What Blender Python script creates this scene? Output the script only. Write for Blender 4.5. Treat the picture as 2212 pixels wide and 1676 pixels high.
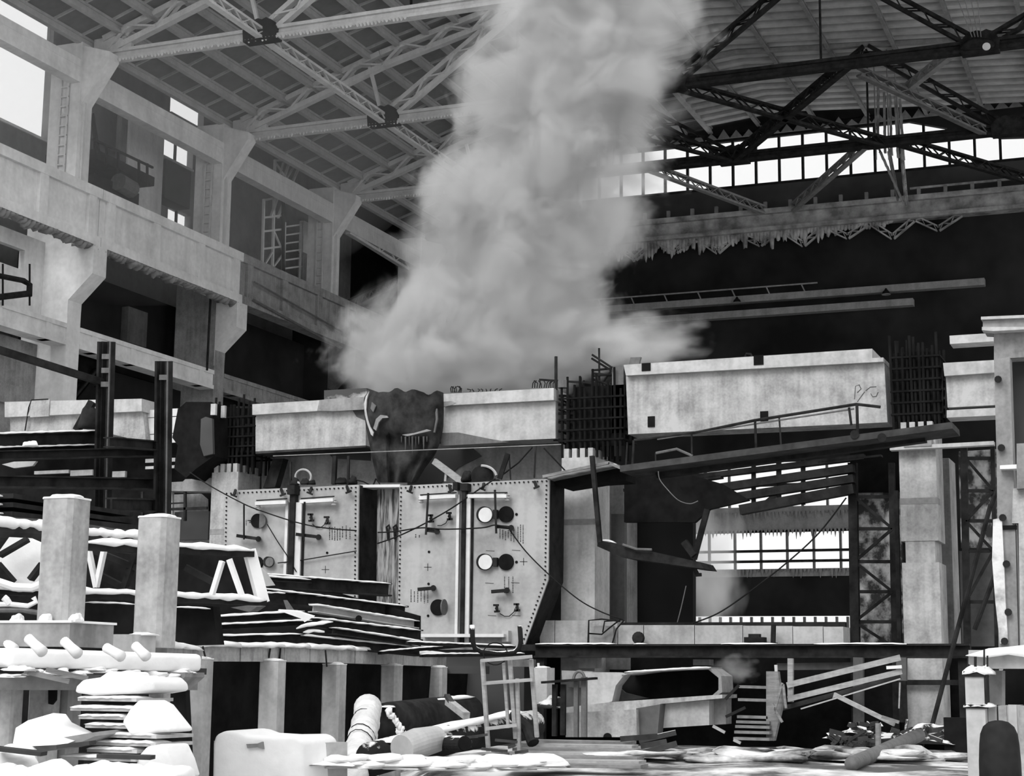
import bpy, bmesh, math, random
from mathutils import Vector, Matrix, noise

scene = bpy.context.scene
for o in list(bpy.data.objects):
    bpy.data.objects.remove(o)

# ------------------------------------------------------------------ camera
YAW, PITCH, ROLL, FPX = math.radians(21.788), math.radians(9.682), math.radians(0.594), 3674.8
CAM = Vector((0, 0, 1.6))
CM = Matrix.Rotation(YAW, 3, 'Z') @ Matrix.Rotation(math.pi / 2 + PITCH, 3, 'X') @ Matrix.Rotation(ROLL, 3, 'Z')
cam_data = bpy.data.cameras.new('camera')
cam_data.sensor_fit = 'HORIZONTAL'
cam_data.sensor_width = 36.0
cam_data.lens = 36.0 * FPX / 2212.0
cam_data.clip_start, cam_data.clip_end = 0.1, 1000
cam = bpy.data.objects.new('camera', cam_data)
scene.collection.objects.link(cam)
cam.matrix_world = Matrix.Translation(CAM) @ CM.to_4x4()
scene.camera = cam

# ------------------------------------------------------------------ sky, sun, exposure
world = bpy.data.worlds.new('overcast_sky')
scene.world = world
world.use_nodes = True
wn = world.node_tree.nodes['Background']
wn.inputs['Color'].default_value = (1, 1, 1, 1)
wn.inputs['Strength'].default_value = 1.12

sun_data = bpy.data.lights.new('hazy_sun', 'SUN')
sun_data.energy = 2.1
sun_data.angle = math.radians(30)
sun = bpy.data.objects.new('hazy_sun', sun_data)
scene.collection.objects.link(sun)
sun.rotation_euler = Vector((0.1, 0.74, -0.66)).to_track_quat('-Z', 'Y').to_euler()

vs = scene.view_settings
vs.view_transform = 'Standard'
vs.look = 'None'
vs.gamma = 1.0
vs.use_curve_mapping = False
vs.exposure = 0.0
cy = scene.cycles
cy.use_denoising = True
cy.max_bounces = 5
cy.use_adaptive_sampling = True
cy.adaptive_threshold = 0.06
cy.caustics_reflective = False
cy.caustics_refractive = False
cy.diffuse_bounces = 2
cy.glossy_bounces = 2
cy.transmission_bounces = 4
cy.transparent_max_bounces = 12
cy.volume_bounces = 2
cy.volume_step_rate = 1.0
cy.volume_max_steps = 256

# ------------------------------------------------------------------ projection helpers: a photo pixel laid onto a real plane
def ray(x, y):
    return CM @ Vector(((x - 1106) / FPX, -(y - 838) / FPX, -1.0))
def PY(x, y, Y):
    r = ray(x, y); return CAM + r * (Y / r.y)
def PX(x, y, X):
    r = ray(x, y); return CAM + r * (X / r.x)
def PZ(x, y, Z):
    r = ray(x, y); return CAM + r * ((Z - CAM.z) / r.z)
def PD(x, y, d):
    return CAM + ray(x, y) * d

# ------------------------------------------------------------------ materials
MATS = {}
def _nodes(name):
    m = bpy.data.materials.new(name); m.use_nodes = True
    nt = m.node_tree; nt.nodes.clear()
    out = nt.nodes.new('ShaderNodeOutputMaterial')
    b = nt.nodes.new('ShaderNodeBsdfPrincipled')
    nt.links.new(b.outputs[0], out.inputs[0])
    MATS[name] = m
    return m, nt, b
def grey(v):
    return (v, v, v, 1)
def mat(name, v0, v1, scale=2.0, rough=0.9, detail=3.0, bump=0.15, metal=0.0, stretch=(1, 1, 1), p0=0.33, p1=0.67, bscale=None, grit=0):
    """grey procedural surface: noise between two tones plus fine relief"""
    m, nt, b = _nodes(name)
    tc = nt.nodes.new('ShaderNodeTexCoord')
    mp = nt.nodes.new('ShaderNodeMapping'); mp.inputs['Scale'].default_value = stretch
    geo = nt.nodes.new('ShaderNodeNewGeometry')
    nt.links.new(geo.outputs['Position'], mp.inputs[0])
    n = nt.nodes.new('ShaderNodeTexNoise'); n.inputs['Scale'].default_value = scale; n.inputs['Detail'].default_value = detail; n.inputs['Roughness'].default_value = 0.65
    nt.links.new(mp.outputs[0], n.inputs['Vector'])
    fac = n.outputs['Fac']
    if grit:
        n3 = nt.nodes.new('ShaderNodeTexNoise'); n3.inputs['Scale'].default_value = scale * 11; n3.inputs['Detail'].default_value = 2
        nt.links.new(mp.outputs[0], n3.inputs['Vector'])
        m2 = nt.nodes.new('ShaderNodeMapping'); m2.inputs['Scale'].default_value = (5, 5, 0.35); nt.links.new(geo.outputs['Position'], m2.inputs[0])
        n4 = nt.nodes.new('ShaderNodeTexNoise'); n4.inputs['Scale'].default_value = scale; n4.inputs['Detail'].default_value = 1; nt.links.new(m2.outputs[0], n4.inputs['Vector'])
        ad = nt.nodes.new('ShaderNodeMath'); ad.operation = 'MULTIPLY_ADD'; nt.links.new(n3.outputs['Fac'], ad.inputs[0]); ad.inputs[1].default_value = 0.35 * grit; nt.links.new(fac, ad.inputs[2])
        ae = nt.nodes.new('ShaderNodeMath'); ae.operation = 'MULTIPLY_ADD'; nt.links.new(n4.outputs['Fac'], ae.inputs[0]); ae.inputs[1].default_value = 0.4 * grit; nt.links.new(ad.outputs[0], ae.inputs[2])
        dv = nt.nodes.new('ShaderNodeMath'); dv.operation = 'DIVIDE'; nt.links.new(ae.outputs[0], dv.inputs[0]); dv.inputs[1].default_value = 1 + 0.75 * grit; fac = dv.outputs[0]
    r = nt.nodes.new('ShaderNodeValToRGB')
    r.color_ramp.elements[0].position = p0; r.color_ramp.elements[0].color = grey(v0)
    r.color_ramp.elements[1].position = p1; r.color_ramp.elements[1].color = grey(v1)
    nt.links.new(fac, r.inputs[0])
    nt.links.new(r.outputs[0], b.inputs['Base Color'])
    b.inputs['Roughness'].default_value = rough
    b.inputs['Metallic'].default_value = metal
    b.inputs['Specular IOR Level'].default_value = 0.08 if v1 < 0.09 else 0.25
    if bump:
        n2 = nt.nodes.new('ShaderNodeTexNoise'); n2.inputs['Scale'].default_value = bscale or scale * 7; n2.inputs['Detail'].default_value = 4
        nt.links.new(geo.outputs['Position'], n2.inputs['Vector'])
        bp = nt.nodes.new('ShaderNodeBump'); bp.inputs['Strength'].default_value = bump; bp.inputs['Distance'].default_value = 0.05
        nt.links.new(n2.outputs['Fac'], bp.inputs['Height'])
        nt.links.new(bp.outputs[0], b.inputs['Normal'])
    return m
def mat2(name, base, over, scale, lo, hi, bump=0.4, stretch=(1, 1, 1), normal_z=None):
    """two-tone surface: patches of one substance (snow, frost, tar) lying on another; normal_z=(a,b) favours faces that look up"""
    m, nt, b = _nodes(name)
    geo = nt.nodes.new('ShaderNodeNewGeometry')
    mp = nt.nodes.new('ShaderNodeMapping'); mp.inputs['Scale'].default_value = stretch
    nt.links.new(geo.outputs['Position'], mp.inputs[0])
    n = nt.nodes.new('ShaderNodeTexNoise'); n.inputs['Scale'].default_value = scale; n.inputs['Detail'].default_value = 5; n.inputs['Roughness'].default_value = 0.6
    nt.links.new(mp.outputs[0], n.inputs['Vector'])
    fac = n.outputs['Fac']
    if normal_z:
        sx = nt.nodes.new('ShaderNodeSeparateXYZ'); nt.links.new(geo.outputs['Normal'], sx.inputs[0])
        ml = nt.nodes.new('ShaderNodeMath'); ml.operation = 'MULTIPLY_ADD'
        nt.links.new(sx.outputs['Z'], ml.inputs[0]); ml.inputs[1].default_value = normal_z
        nt.links.new(fac, ml.inputs[2]); fac = ml.outputs[0]
    r = nt.nodes.new('ShaderNodeValToRGB')
    r.color_ramp.elements[0].position = lo; r.color_ramp.elements[0].color = grey(base)
    r.color_ramp.elements[1].position = hi; r.color_ramp.elements[1].color = grey(over)
    nt.links.new(fac, r.inputs[0])
    nt.links.new(r.outputs[0], b.inputs['Base Color'])
    b.inputs['Roughness'].default_value = 0.9
    b.inputs['Specular IOR Level'].default_value = 0.2
    if bump:
        bp = nt.nodes.new('ShaderNodeBump'); bp.inputs['Strength'].default_value = bump; bp.inputs['Distance'].default_value = 0.08
        nt.links.new(fac, bp.inputs['Height']); nt.links.new(bp.outputs[0], b.inputs['Normal'])
    return m

mat('concrete', 0.24, 0.50, 1.6, bump=0, grit=1, p0=0.36, p1=0.62)
mat('concrete_pale', 0.32, 0.54, 1.2, bump=0, grit=1, p0=0.36, p1=0.62)
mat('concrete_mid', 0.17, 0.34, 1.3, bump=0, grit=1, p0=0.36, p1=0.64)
mat('concrete_dark', 0.06, 0.13, 0.8, bump=0, grit=1)
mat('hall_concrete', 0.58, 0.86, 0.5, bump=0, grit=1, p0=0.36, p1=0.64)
mat('hall_wall', 0.13, 0.26, 0.35, bump=0, grit=1)
mat('gang_steel', 0.035, 0.07, 2.0, bump=0)
mat('deep_dark', 0.010, 0.028, 0.25, bump=0)  # near-black tone for surfaces deep in the dark
mat('soot_grey', 0.045, 0.085, 0.3, bump=0)
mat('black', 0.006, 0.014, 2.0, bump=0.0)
mat('steel_dark', 0.010, 0.03, 2.5, rough=0.7, bump=0)
mat('steel_grey', 0.08, 0.17, 2.5, rough=0.6, bump=0, grit=1)
mat('steel_pale', 0.36, 0.5, 1.5, rough=0.7, bump=0, grit=1)
mat('frosted_steel', 0.52, 0.74, 1.2, bump=0, grit=1)
mat('frost_grey', 0.16, 0.30, 1.0, bump=0, grit=1)
mat('white_steel', 0.62, 0.72, 3, rough=0.5, bump=0.0)
mat('panel_plate', 0.28, 0.43, 0.9, rough=0.7, bump=0, grit=1, p0=0.35, p1=0.6)
mat('snow', 0.78, 0.90, 1.5, rough=0.95, bump=0.3, bscale=5)
mat('wood', 0.12, 0.30, 1.5, bump=0, grit=1, stretch=(1, 1, 8))
mat('wood_pale', 0.24, 0.46, 2.0, bump=0, grit=1, stretch=(1, 1, 6))
mat('wood_dark', 0.03, 0.07, 2.0, bump=0)
mat('roof_slab', 0.07, 0.14, 0.4, bump=0, grit=1)
mat('deck_frost', 0.34, 0.62, 0.3, bump=0, grit=1)
mat('purlin_frost', 0.30, 0.46, 1.0, bump=0, grit=1)
mat('tarpaulin', 0.014, 0.05, 2.2, rough=0.55, bump=0.6, bscale=3)
mat('cable', 0.012, 0.02, 3, bump=0)
mat('wrap_cloth', 0.62, 0.80, 3.0, bump=0.6, bscale=9)
mat2('stained_plate', 0.06, 0.40, 2.2, 0.42, 0.58, bump=0.1, stretch=(5, 5, 0.45))
mat2('mottled_wall', 0.05, 0.60, 2.6, 0.44, 0.62, bump=0.2, stretch=(1, 1, 0.8))
mat2('snowy_ground', 0.10, 0.72, 0.9, 0.42, 0.60, bump=0.8)
mat2('snowy_steel', 0.014, 0.82, 3.2, 0.72, 0.80, bump=0.6, normal_z=0.42)
mat2('snowy_wood', 0.05, 0.82, 3.0, 0.66, 0.76, bump=0.6, normal_z=0.35)
mat2('icy_girder', 0.14, 0.46, 0.9, 0.35, 0.65, bump=0.7)
mat2('scorched_concrete', 0.07, 0.46, 0.55, 0.43, 0.52, bump=0.2, stretch=(1, 1, 1.6))

g, nt, b = _nodes('window_glass')
nt.nodes.remove(b)
tr = nt.nodes.new('ShaderNodeBsdfTransparent'); tr.inputs[0].default_value = (0.97, 0.97, 0.97, 1)
gl = nt.nodes.new('ShaderNodeBsdfGlossy'); gl.inputs['Roughness'].default_value = 0.1
mx = nt.nodes.new('ShaderNodeMixShader'); mx.inputs[0].default_value = 0.05
nt.links.new(tr.outputs[0], mx.inputs[1]); nt.links.new(gl.outputs[0], mx.inputs[2])
nt.links.new(mx.outputs[0], [n for n in nt.nodes if n.type == 'OUTPUT_MATERIAL'][0].inputs[0])

# ------------------------------------------------------------------ mesh helpers
COL = scene.collection
rng = random.Random(7)
def V(*a):
    return Vector(a)
class MB:
    def __init__(s):
        s.v = []; s.f = []; s.smooth = False
    def add(s, vs_, fs):
        n = len(s.v); s.v += [Vector(q) for q in vs_]; s.f += [tuple(i + n for i in f) for f in fs]; return s
    def box(s, x0, x1, y0, y1, z0, z1):
        x0, x1 = sorted((x0, x1)); y0, y1 = sorted((y0, y1)); z0, z1 = sorted((z0, z1))
        return s.add([(x0, y0, z0), (x1, y0, z0), (x1, y1, z0), (x0, y1, z0), (x0, y0, z1), (x1, y0, z1), (x1, y1, z1), (x0, y1, z1)],
                     [(0, 3, 2, 1), (4, 5, 6, 7), (0, 1, 5, 4), (1, 2, 6, 5), (2, 3, 7, 6), (3, 0, 4, 7)])
    def prism(s, pts, vec):
        """polygon extruded along vec"""
        pts = [Vector(p) for p in pts]; vec = Vector(vec); n = len(pts)
        nrm = Vector((0, 0, 0))
        for i in range(n):
            a, c = pts[i], pts[(i + 1) % n]
            nrm += a.cross(c)
        if nrm.dot(vec) > 0: pts.reverse()
        return s.add(pts + [p + vec for p in pts], [tuple(range(n)), tuple(range(2 * n - 1, n - 1, -1))] + [(i, n + i, n + (i + 1) % n, (i + 1) % n) for i in range(n)])
    def sweep(s, p, q, prof, up=(0, 0, 1)):
        """closed 2-D profile (side, up) swept from p to q"""
        p = Vector(p); q = Vector(q); d = (q - p).normalized(); up = Vector(up)
        if abs(d.dot(up)) > 0.97: up = Vector((0, 1, 0)) if abs(d.y) < 0.9 else Vector((1, 0, 0))
        sd = d.cross(up).normalized(); u = sd.cross(d)
        n = len(prof); a = [p + sd * x + u * y for x, y in prof]; c = [q + sd * x + u * y for x, y in prof]
        return s.add(a + c, [tuple(range(n - 1, -1, -1)), tuple(range(n, 2 * n))] + [(i, (i + 1) % n, n + (i + 1) % n, n + i) for i in range(n)])
    def bar(s, p, q, w, h=None, up=(0, 0, 1)):
        h = h or w
        return s.sweep(p, q, [(-w / 2, -h / 2), (w / 2, -h / 2), (w / 2, h / 2), (-w / 2, h / 2)], up)
    def ibar(s, p, q, w, h, t=None, up=(0, 0, 1)):
        t = t or h * 0.12; a, c = w / 2, h / 2; k = t * 0.6
        return s.sweep(p, q, [(-a, -c), (a, -c), (a, -c + t), (k, -c + t), (k, c - t), (a, c - t), (a, c), (-a, c), (-a, c - t), (-k, c - t), (-k, -c + t), (-a, -c + t)], up)
    def cyl(s, p, q, r, n=10, r2=None):
        p = Vector(p); q = Vector(q); d = (q - p).normalized()
        sd = d.orthogonal().normalized(); u = d.cross(sd); r2 = r if r2 is None else r2
        a = [p + (sd * math.cos(2 * math.pi * i / n) + u * math.sin(2 * math.pi * i / n)) * r for i in range(n)]
        c = [q + (sd * math.cos(2 * math.pi * i / n) + u * math.sin(2 * math.pi * i / n)) * r2 for i in range(n)]
        return s.add(a + c, [tuple(range(n - 1, -1, -1)), tuple(range(n, 2 * n))] + [(i, (i + 1) % n, n + (i + 1) % n, n + i) for i in range(n)])
    def tube(s, pts, r, n=8, cap=True):
        pts = [Vector(p) for p in pts]; m = len(pts); rr = r if isinstance(r, (list, tuple)) else [r] * m
        base = None; rings = []
        for i in range(m):
            d = (pts[min(i + 1, m - 1)] - pts[max(i - 1, 0)]).normalized()
            if base is None: base = d.orthogonal().normalized()
            base = (base - d * base.dot(d)).normalized(); u = d.cross(base)
            rings.append([pts[i] + (base * math.cos(2 * math.pi * k / n) + u * math.sin(2 * math.pi * k / n)) * rr[i] for k in range(n)])
        vs_ = [v for rg in rings for v in rg]; fs = []
        for i in range(m - 1):
            for k in range(n):
                fs.append((i * n + k, i * n + (k + 1) % n, (i + 1) * n + (k + 1) % n, (i + 1) * n + k))
        if cap: fs += [tuple(range(n - 1, -1, -1)), tuple(range((m - 1) * n, m * n))]
        return s.add(vs_, fs)
    def lathe(s, prof, c, n=16, axis='Z'):
        """profile [(radius, height)] turned about an axis through c"""
        vs_ = []; c = Vector(c)
        for r, h in prof:
            for k in range(n):
                a = 2 * math.pi * k / n; x, y = r * math.cos(a), r * math.sin(a)
                vs_.append(c + (Vector((x, y, h)) if axis == 'Z' else Vector((x, -h, y))))
        fs = []
        for i in range(len(prof) - 1):
            for k in range(n):
                fs.append((i * n + k, i * n + (k + 1) % n, (i + 1) * n + (k + 1) % n, (i + 1) * n + k))
        fs += [tuple(range(n - 1, -1, -1)), tuple(range((len(prof) - 1) * n, len(prof) * n))]
        return s.add(vs_, fs)
    def disc(s, c, r, th, n=20):
        """disc facing -Y"""
        return s.cyl(Vector(c), Vector(c) + Vector((0, -th, 0)), r, n)
    def snow(s, p, q, w, h, seg=None, seed=0, up=(0, 0, 1), taper=True):
        """lumpy ridge of snow lying along p-q"""
        p = Vector(p); q = Vector(q); L = (q - p).length; seg = seg or max(4, min(40, int(L / max(w, 0.06) * 1.6)))
        d = (q - p) / L; sd = d.cross(Vector(up)).normalized(); u = sd.cross(d)
        R = random.Random(seed * 131 + int(L * 1000)); K = 7; vs_ = []; fs = []
        for i in range(seg + 1):
            t = i / seg; e = 1.0
            if taper: e = min(1.0, (min(t, 1 - t) * seg + 0.35) / 1.6)
            hh = h * e * R.uniform(0.72, 1.12); ww = w * R.uniform(0.95, 1.08); dp = h * R.uniform(-0.35, 0.1)
            for k in range(K):
                a = math.pi * k / (K - 1)
                vs_.append(p + d * (t * L) + sd * (math.cos(a) * ww / 2) + u * (math.sin(a) ** 0.7 * hh + (dp if k in (0, K - 1) else 0)))
        for i in range(seg):
            for k in range(K - 1):
                fs.append((i * K + k, (i + 1) * K + k, (i + 1) * K + k + 1, i * K + k + 1))
            fs.append((i * K + K - 1, (i + 1) * K + K - 1, (i + 1) * K, i * K))
        fs += [tuple(range(K)), tuple(seg * K + k for k in range(K - 1, -1, -1))]
        s.smooth = True
        return s.add(vs_, fs)
    def lump(s, c, rx, ry, rz, seed=0, rough=0.25, n=14, m=8, flat=True, axes=None):
        """irregular rounded heap (half ellipsoid when flat)"""
        c = Vector(c); vs_ = []; fs = []; ax = axes or (Vector((1, 0, 0)), Vector((0, 1, 0)))
        off = Vector((seed * 3.7, seed * 1.9, 0))
        for j in range(m + 1):
            ph = (math.pi / 2 if flat else math.pi) * j / m - (0 if flat else math.pi / 2)
            for i in range(n):
                a = 2 * math.pi * i / n
                q = Vector((math.cos(a) * math.cos(ph), math.sin(a) * math.cos(ph), math.sin(ph)))
                k = 1 + rough * noise.noise(q * 1.6 + off) * 1.5
                vs_.append(c + ax[0] * (q.x * rx * k) + ax[1] * (q.y * ry * k) + Vector((0, 0, q.z * rz * k)))
        for j in range(m):
            for i in range(n):
                fs.append((j * n + i, j * n + (i + 1) % n, (j + 1) * n + (i + 1) % n, (j + 1) * n + i))
        fs.append(tuple(range(n - 1, -1, -1)))
        s.smooth = True
        return s.add(vs_, fs)
    def laced(s, p, q, w, h, n=None, t=None, up=(0, 0, 1)):
        """built-up member: two flat channels joined by zigzag lacing"""
        p = Vector(p); q = Vector(q); d = (q - p).normalized(); up = Vector(up)
        if abs(d.dot(up)) > 0.97: up = Vector((0, 1, 0))
        sd = d.cross(up).normalized(); u = sd.cross(d); t = t or h * 0.22; L = (q - p).length
        n = n or max(4, int(L / (h * 1.3)))
        for k in (-1, 1):
            s.bar(p + u * (k * (h - t) / 2), q + u * (k * (h - t) / 2), w, t, u)
        for i in range(n):
            a = p + d * (L * i / n); c = p + d * (L * (i + 1) / n); k = 1 if i % 2 else -1
            for j in (-1, 1):
                o_ = sd * (j * w * 0.46)
                s.bar(a + u * (k * h * 0.38) + o_, c - u * (k * h * 0.38) + o_, t * 0.35, t * 0.55, sd)
        return s
    def build(s, name, m, parent=None, origin=None, smooth=None, bevel=0, **props):
        xs = [q.x for q in s.v]; ys = [q.y for q in s.v]; zs = [q.z for q in s.v]
        o_ = Vector(origin) if origin is not None else Vector(((min(xs) + max(xs)) / 2, (min(ys) + max(ys)) / 2, min(zs)))
        me = bpy.data.meshes.new(name); me.from_pydata([q - o_ for q in s.v], [], s.f)
        bm = bmesh.new(); bm.from_mesh(me); bmesh.ops.recalc_face_normals(bm, faces=bm.faces); bm.to_mesh(me); bm.free()
        me.materials.append(MATS[m])
        if smooth if smooth is not None else s.smooth:
            me.polygons.foreach_set('use_smooth', [True] * len(me.polygons))
        ob = bpy.data.objects.new(name, me); COL.objects.link(ob)
        ob.location = o_ - (wloc(parent) if parent else Vector((0, 0, 0)))
        if parent: ob.parent = parent
        if bevel:
            bv = ob.modifiers.new('round', 'BEVEL'); bv.width = bevel; bv.segments = 3; bv.limit_method = 'ANGLE'
        for k, v in props.items(): ob[k] = v
        return ob
def wloc(o):
    l = Vector(o.location)
    while o.parent:
        o = o.parent; l += Vector(o.location)
    return l
def tag(o, label=None, cat=None, group=None, kind=None):
    if label: o['label'] = label
    if cat: o['category'] = cat
    if group: o['group'] = group
    if kind: o['kind'] = kind
    return o
def thing(name, label, cat, loc, group=None, kind=None):
    o = bpy.data.objects.new(name, None); COL.objects.link(o)
    o.location = Vector(loc); o.empty_display_size = 0.2
    return tag(o, label, cat, group, kind)
def part(name, m, parent, fn, **kw):
    b_ = MB(); fn(b_); return b_.build(name, m, parent, **kw)
def fpoly(pts, Y, th):
    """photo outline laid on the plane y=Y and given thickness th away from the viewer"""
    return MB().prism([PY(x, y, Y) for x, y in pts], (0, th, 0))
def fbox(x0, y0, x1, y1, Y, th):
    a = PY(x0, (y0 + y1) / 2, Y); c = PY(x1, (y0 + y1) / 2, Y); t = PY((x0 + x1) / 2, y0, Y); u = PY((x0 + x1) / 2, y1, Y)
    return MB().box(a.x, c.x, Y, Y + th, u.z, t.z)
def copy_of(src, loc, parent=None, rot=None, scale=None):
    c = src.copy(); COL.objects.link(c); c.parent = parent
    c.location = Vector(loc) - (wloc(parent) if parent else Vector((0, 0, 0)))
    if rot is not None: c.rotation_euler = rot
    if scale is not None: c.scale = scale
    return c
# ================================================================== THE HALL
TY = [61.2, 73.3, 85.4]          # roof trusses / column lines
END = 97.5                       # end wall
WX = -45.0                       # inner face of the column row
COLW = 0.95
# ---- ground: trampled snow and mud, rising a little towards the frame
gb = MB(); NX, NY = 110, 150
def ground_z(x, y):
    def ss(a, c, t): t = max(0, min(1, (t - a) / (c - a))); return t * t * (3 - 2 * t)
    b_ = 0.12 + 0.33 * ss(17, 27, y) - 0.40 * ss(28.5, 32.5, y) + 0.15 * ss(44, 60, y) - 0.10
    pit = ss(0.0, 2.0, -0.43 * y - x) * (1 - ss(40, 50, y)) * ss(5, 9, y); b_ -= 0.9 * pit
    return b_ + 0.06 * noise.noise(Vector((x * 0.35, y * 0.35, 0))) + 0.05 * noise.noise(Vector((x * 1.3, y * 1.3, 3)))
xs = [-70 + 95 * (i / NX) for i in range(NX + 1)]; ys = [-30 + 135 * (j / NY) for j in range(NY + 1)]
gv = [(x, y, ground_z(x, y)) for y in ys for x in xs]
gf = [(j * (NX + 1) + i, j * (NX + 1) + i + 1, (j + 1) * (NX + 1) + i + 1, (j + 1) * (NX + 1) + i) for j in range(NY) for i in range(NX)]
gb.add(gv, gf); gb.smooth = True
floor = gb.build('floor', 'snowy_ground'); tag(floor, 'trampled snowy mud floor of the building site', kind='structure')
yard = MB().box(-400, 400, -300, -29, -0.3, -0.1).box(-400, -69, -29, 300, -0.3, -0.1).box(24, 400, -29, 300, -0.3, -0.1).box(-70, 24, 104, 300, -0.3, -0.1).build('ground', 'snow')
tag(yard, 'open snow-covered yard around the hall', kind='structure')

# ---- roof
PROF = [(-47.0, 29.0), (-44.4, 29.75), (-36.5, 32.5), (-29.2, 34.3), (-21.5, 35.0), (-7.0, 33.9), (9.0, 31.6)]
def roof_z(x):
    for (a, za), (c, zc) in zip(PROF, PROF[1:]):
        if x <= c: return za + (zc - za) * (x - a) / (c - a)
    return PROF[-1][1]
roof = thing('roof', 'coffered concrete slab roof on purlins over the hall', None, (-20, 75, 30), kind='structure')
pur_x = [-45.2 + 1.6 * i for i in range(13)]
R0, R1 = 50.0, 97.4
for x in pur_x:
    part('purlin', 'purlin_frost', roof, lambda b: b.ibar(V(x, R0, roof_z(x) + 0.20), V(x, R1, roof_z(x) + 0.20), 0.27, 0.42, 0.12))
for x in [-23.0, -19.6, -16.4, -13.0, -9.8, -6.4, -3.2]:
    part('purlin', 'frost_grey', roof, lambda b: b.ibar(V(x, R0, roof_z(x) - 0.02), V(x, R1, roof_z(x) - 0.02), 0.2, 0.26, 0.07))
# one ribbed slab, copied over the coffers between the purlins
sb = MB().box(-0.8, 0.8, 0, 2.06, 0, 0.08).box(-0.8, 0.8, 0, 0.07, -0.12, 0)
slab0 = sb.build('roof_slab', 'roof_slab', roof, origin=(0, 0, 0)); slab0.data.materials.append(MATS['purlin_frost'])
for i_, pl_ in enumerate(slab0.data.polygons): pl_.material_index = 1 if i_ >= 6 else 0
first = True
me_rib = None
for i in range(12):
    xa, xc = pur_x[i], pur_x[i + 1]; za, zc = roof_z(xa) + 0.42, roof_z(xc) + 0.42
    ang = -math.atan2(zc - za, xc - xa); L = math.hypot(xc - xa, zc - za) / 1.6
    for j in range(23):
        o = slab0 if first else copy_of(slab0, (0, 0, 0), roof); first = False
        o.location = Vector(((xa + xc) / 2, R0 + j * 2.06, (za + zc) / 2)) - wloc(roof)
        o.rotation_euler = (0, ang, 0); o.scale = (L, 1, 1)
# corrugated sheet deck over the far span: ribs run from eave to eave
db = MB(); n = int((R1 - R0) / 0.62)
prx = [-26.0, -21.5, -14, -7.0, 9.0]
pv = []; pf = []
for k in range(2 * n + 1):
    y = R0 + (R1 - R0) * k / (2 * n); dz = 0.0 if k % 2 else 0.06
    for x in prx: pv.append((x, y, roof_z(x) + 0.42 + dz))
for k in range(2 * n):
    for i in range(len(prx) - 1):
        m_ = len(prx); pf.append((k * m_ + i, k * m_ + i + 1, (k + 1) * m_ + i + 1, (k + 1) * m_ + i))
nv = len(pv); pv += [(x, y, z + 0.12) for x, y, z in pv]; pf += [tuple(i + nv for i in f) for f in pf]
db.add(pv, pf).build('corrugated_deck', 'roof_slab', roof)
for k in range(44):
    y = R0 + 0.5 + k * 1.06
    part('joist', 'deck_frost', roof, lambda b: [b.bar(V(a, y, roof_z(a) + 0.27), V(c, y, roof_z(c) + 0.27), 0.46, 0.3) for a, c in zip(prx, prx[1:])])
part('eave_slab', 'roof_slab', roof, lambda b: b.prism([V(-52, R0, 33.9), V(-45.1, R0, roof_z(-45.2) + 0.42), V(-45.1, R0, roof_z(-45.2) + 0.62), V(-52, R0, 34.1)], (0, R1 - R0, 0)))

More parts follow.
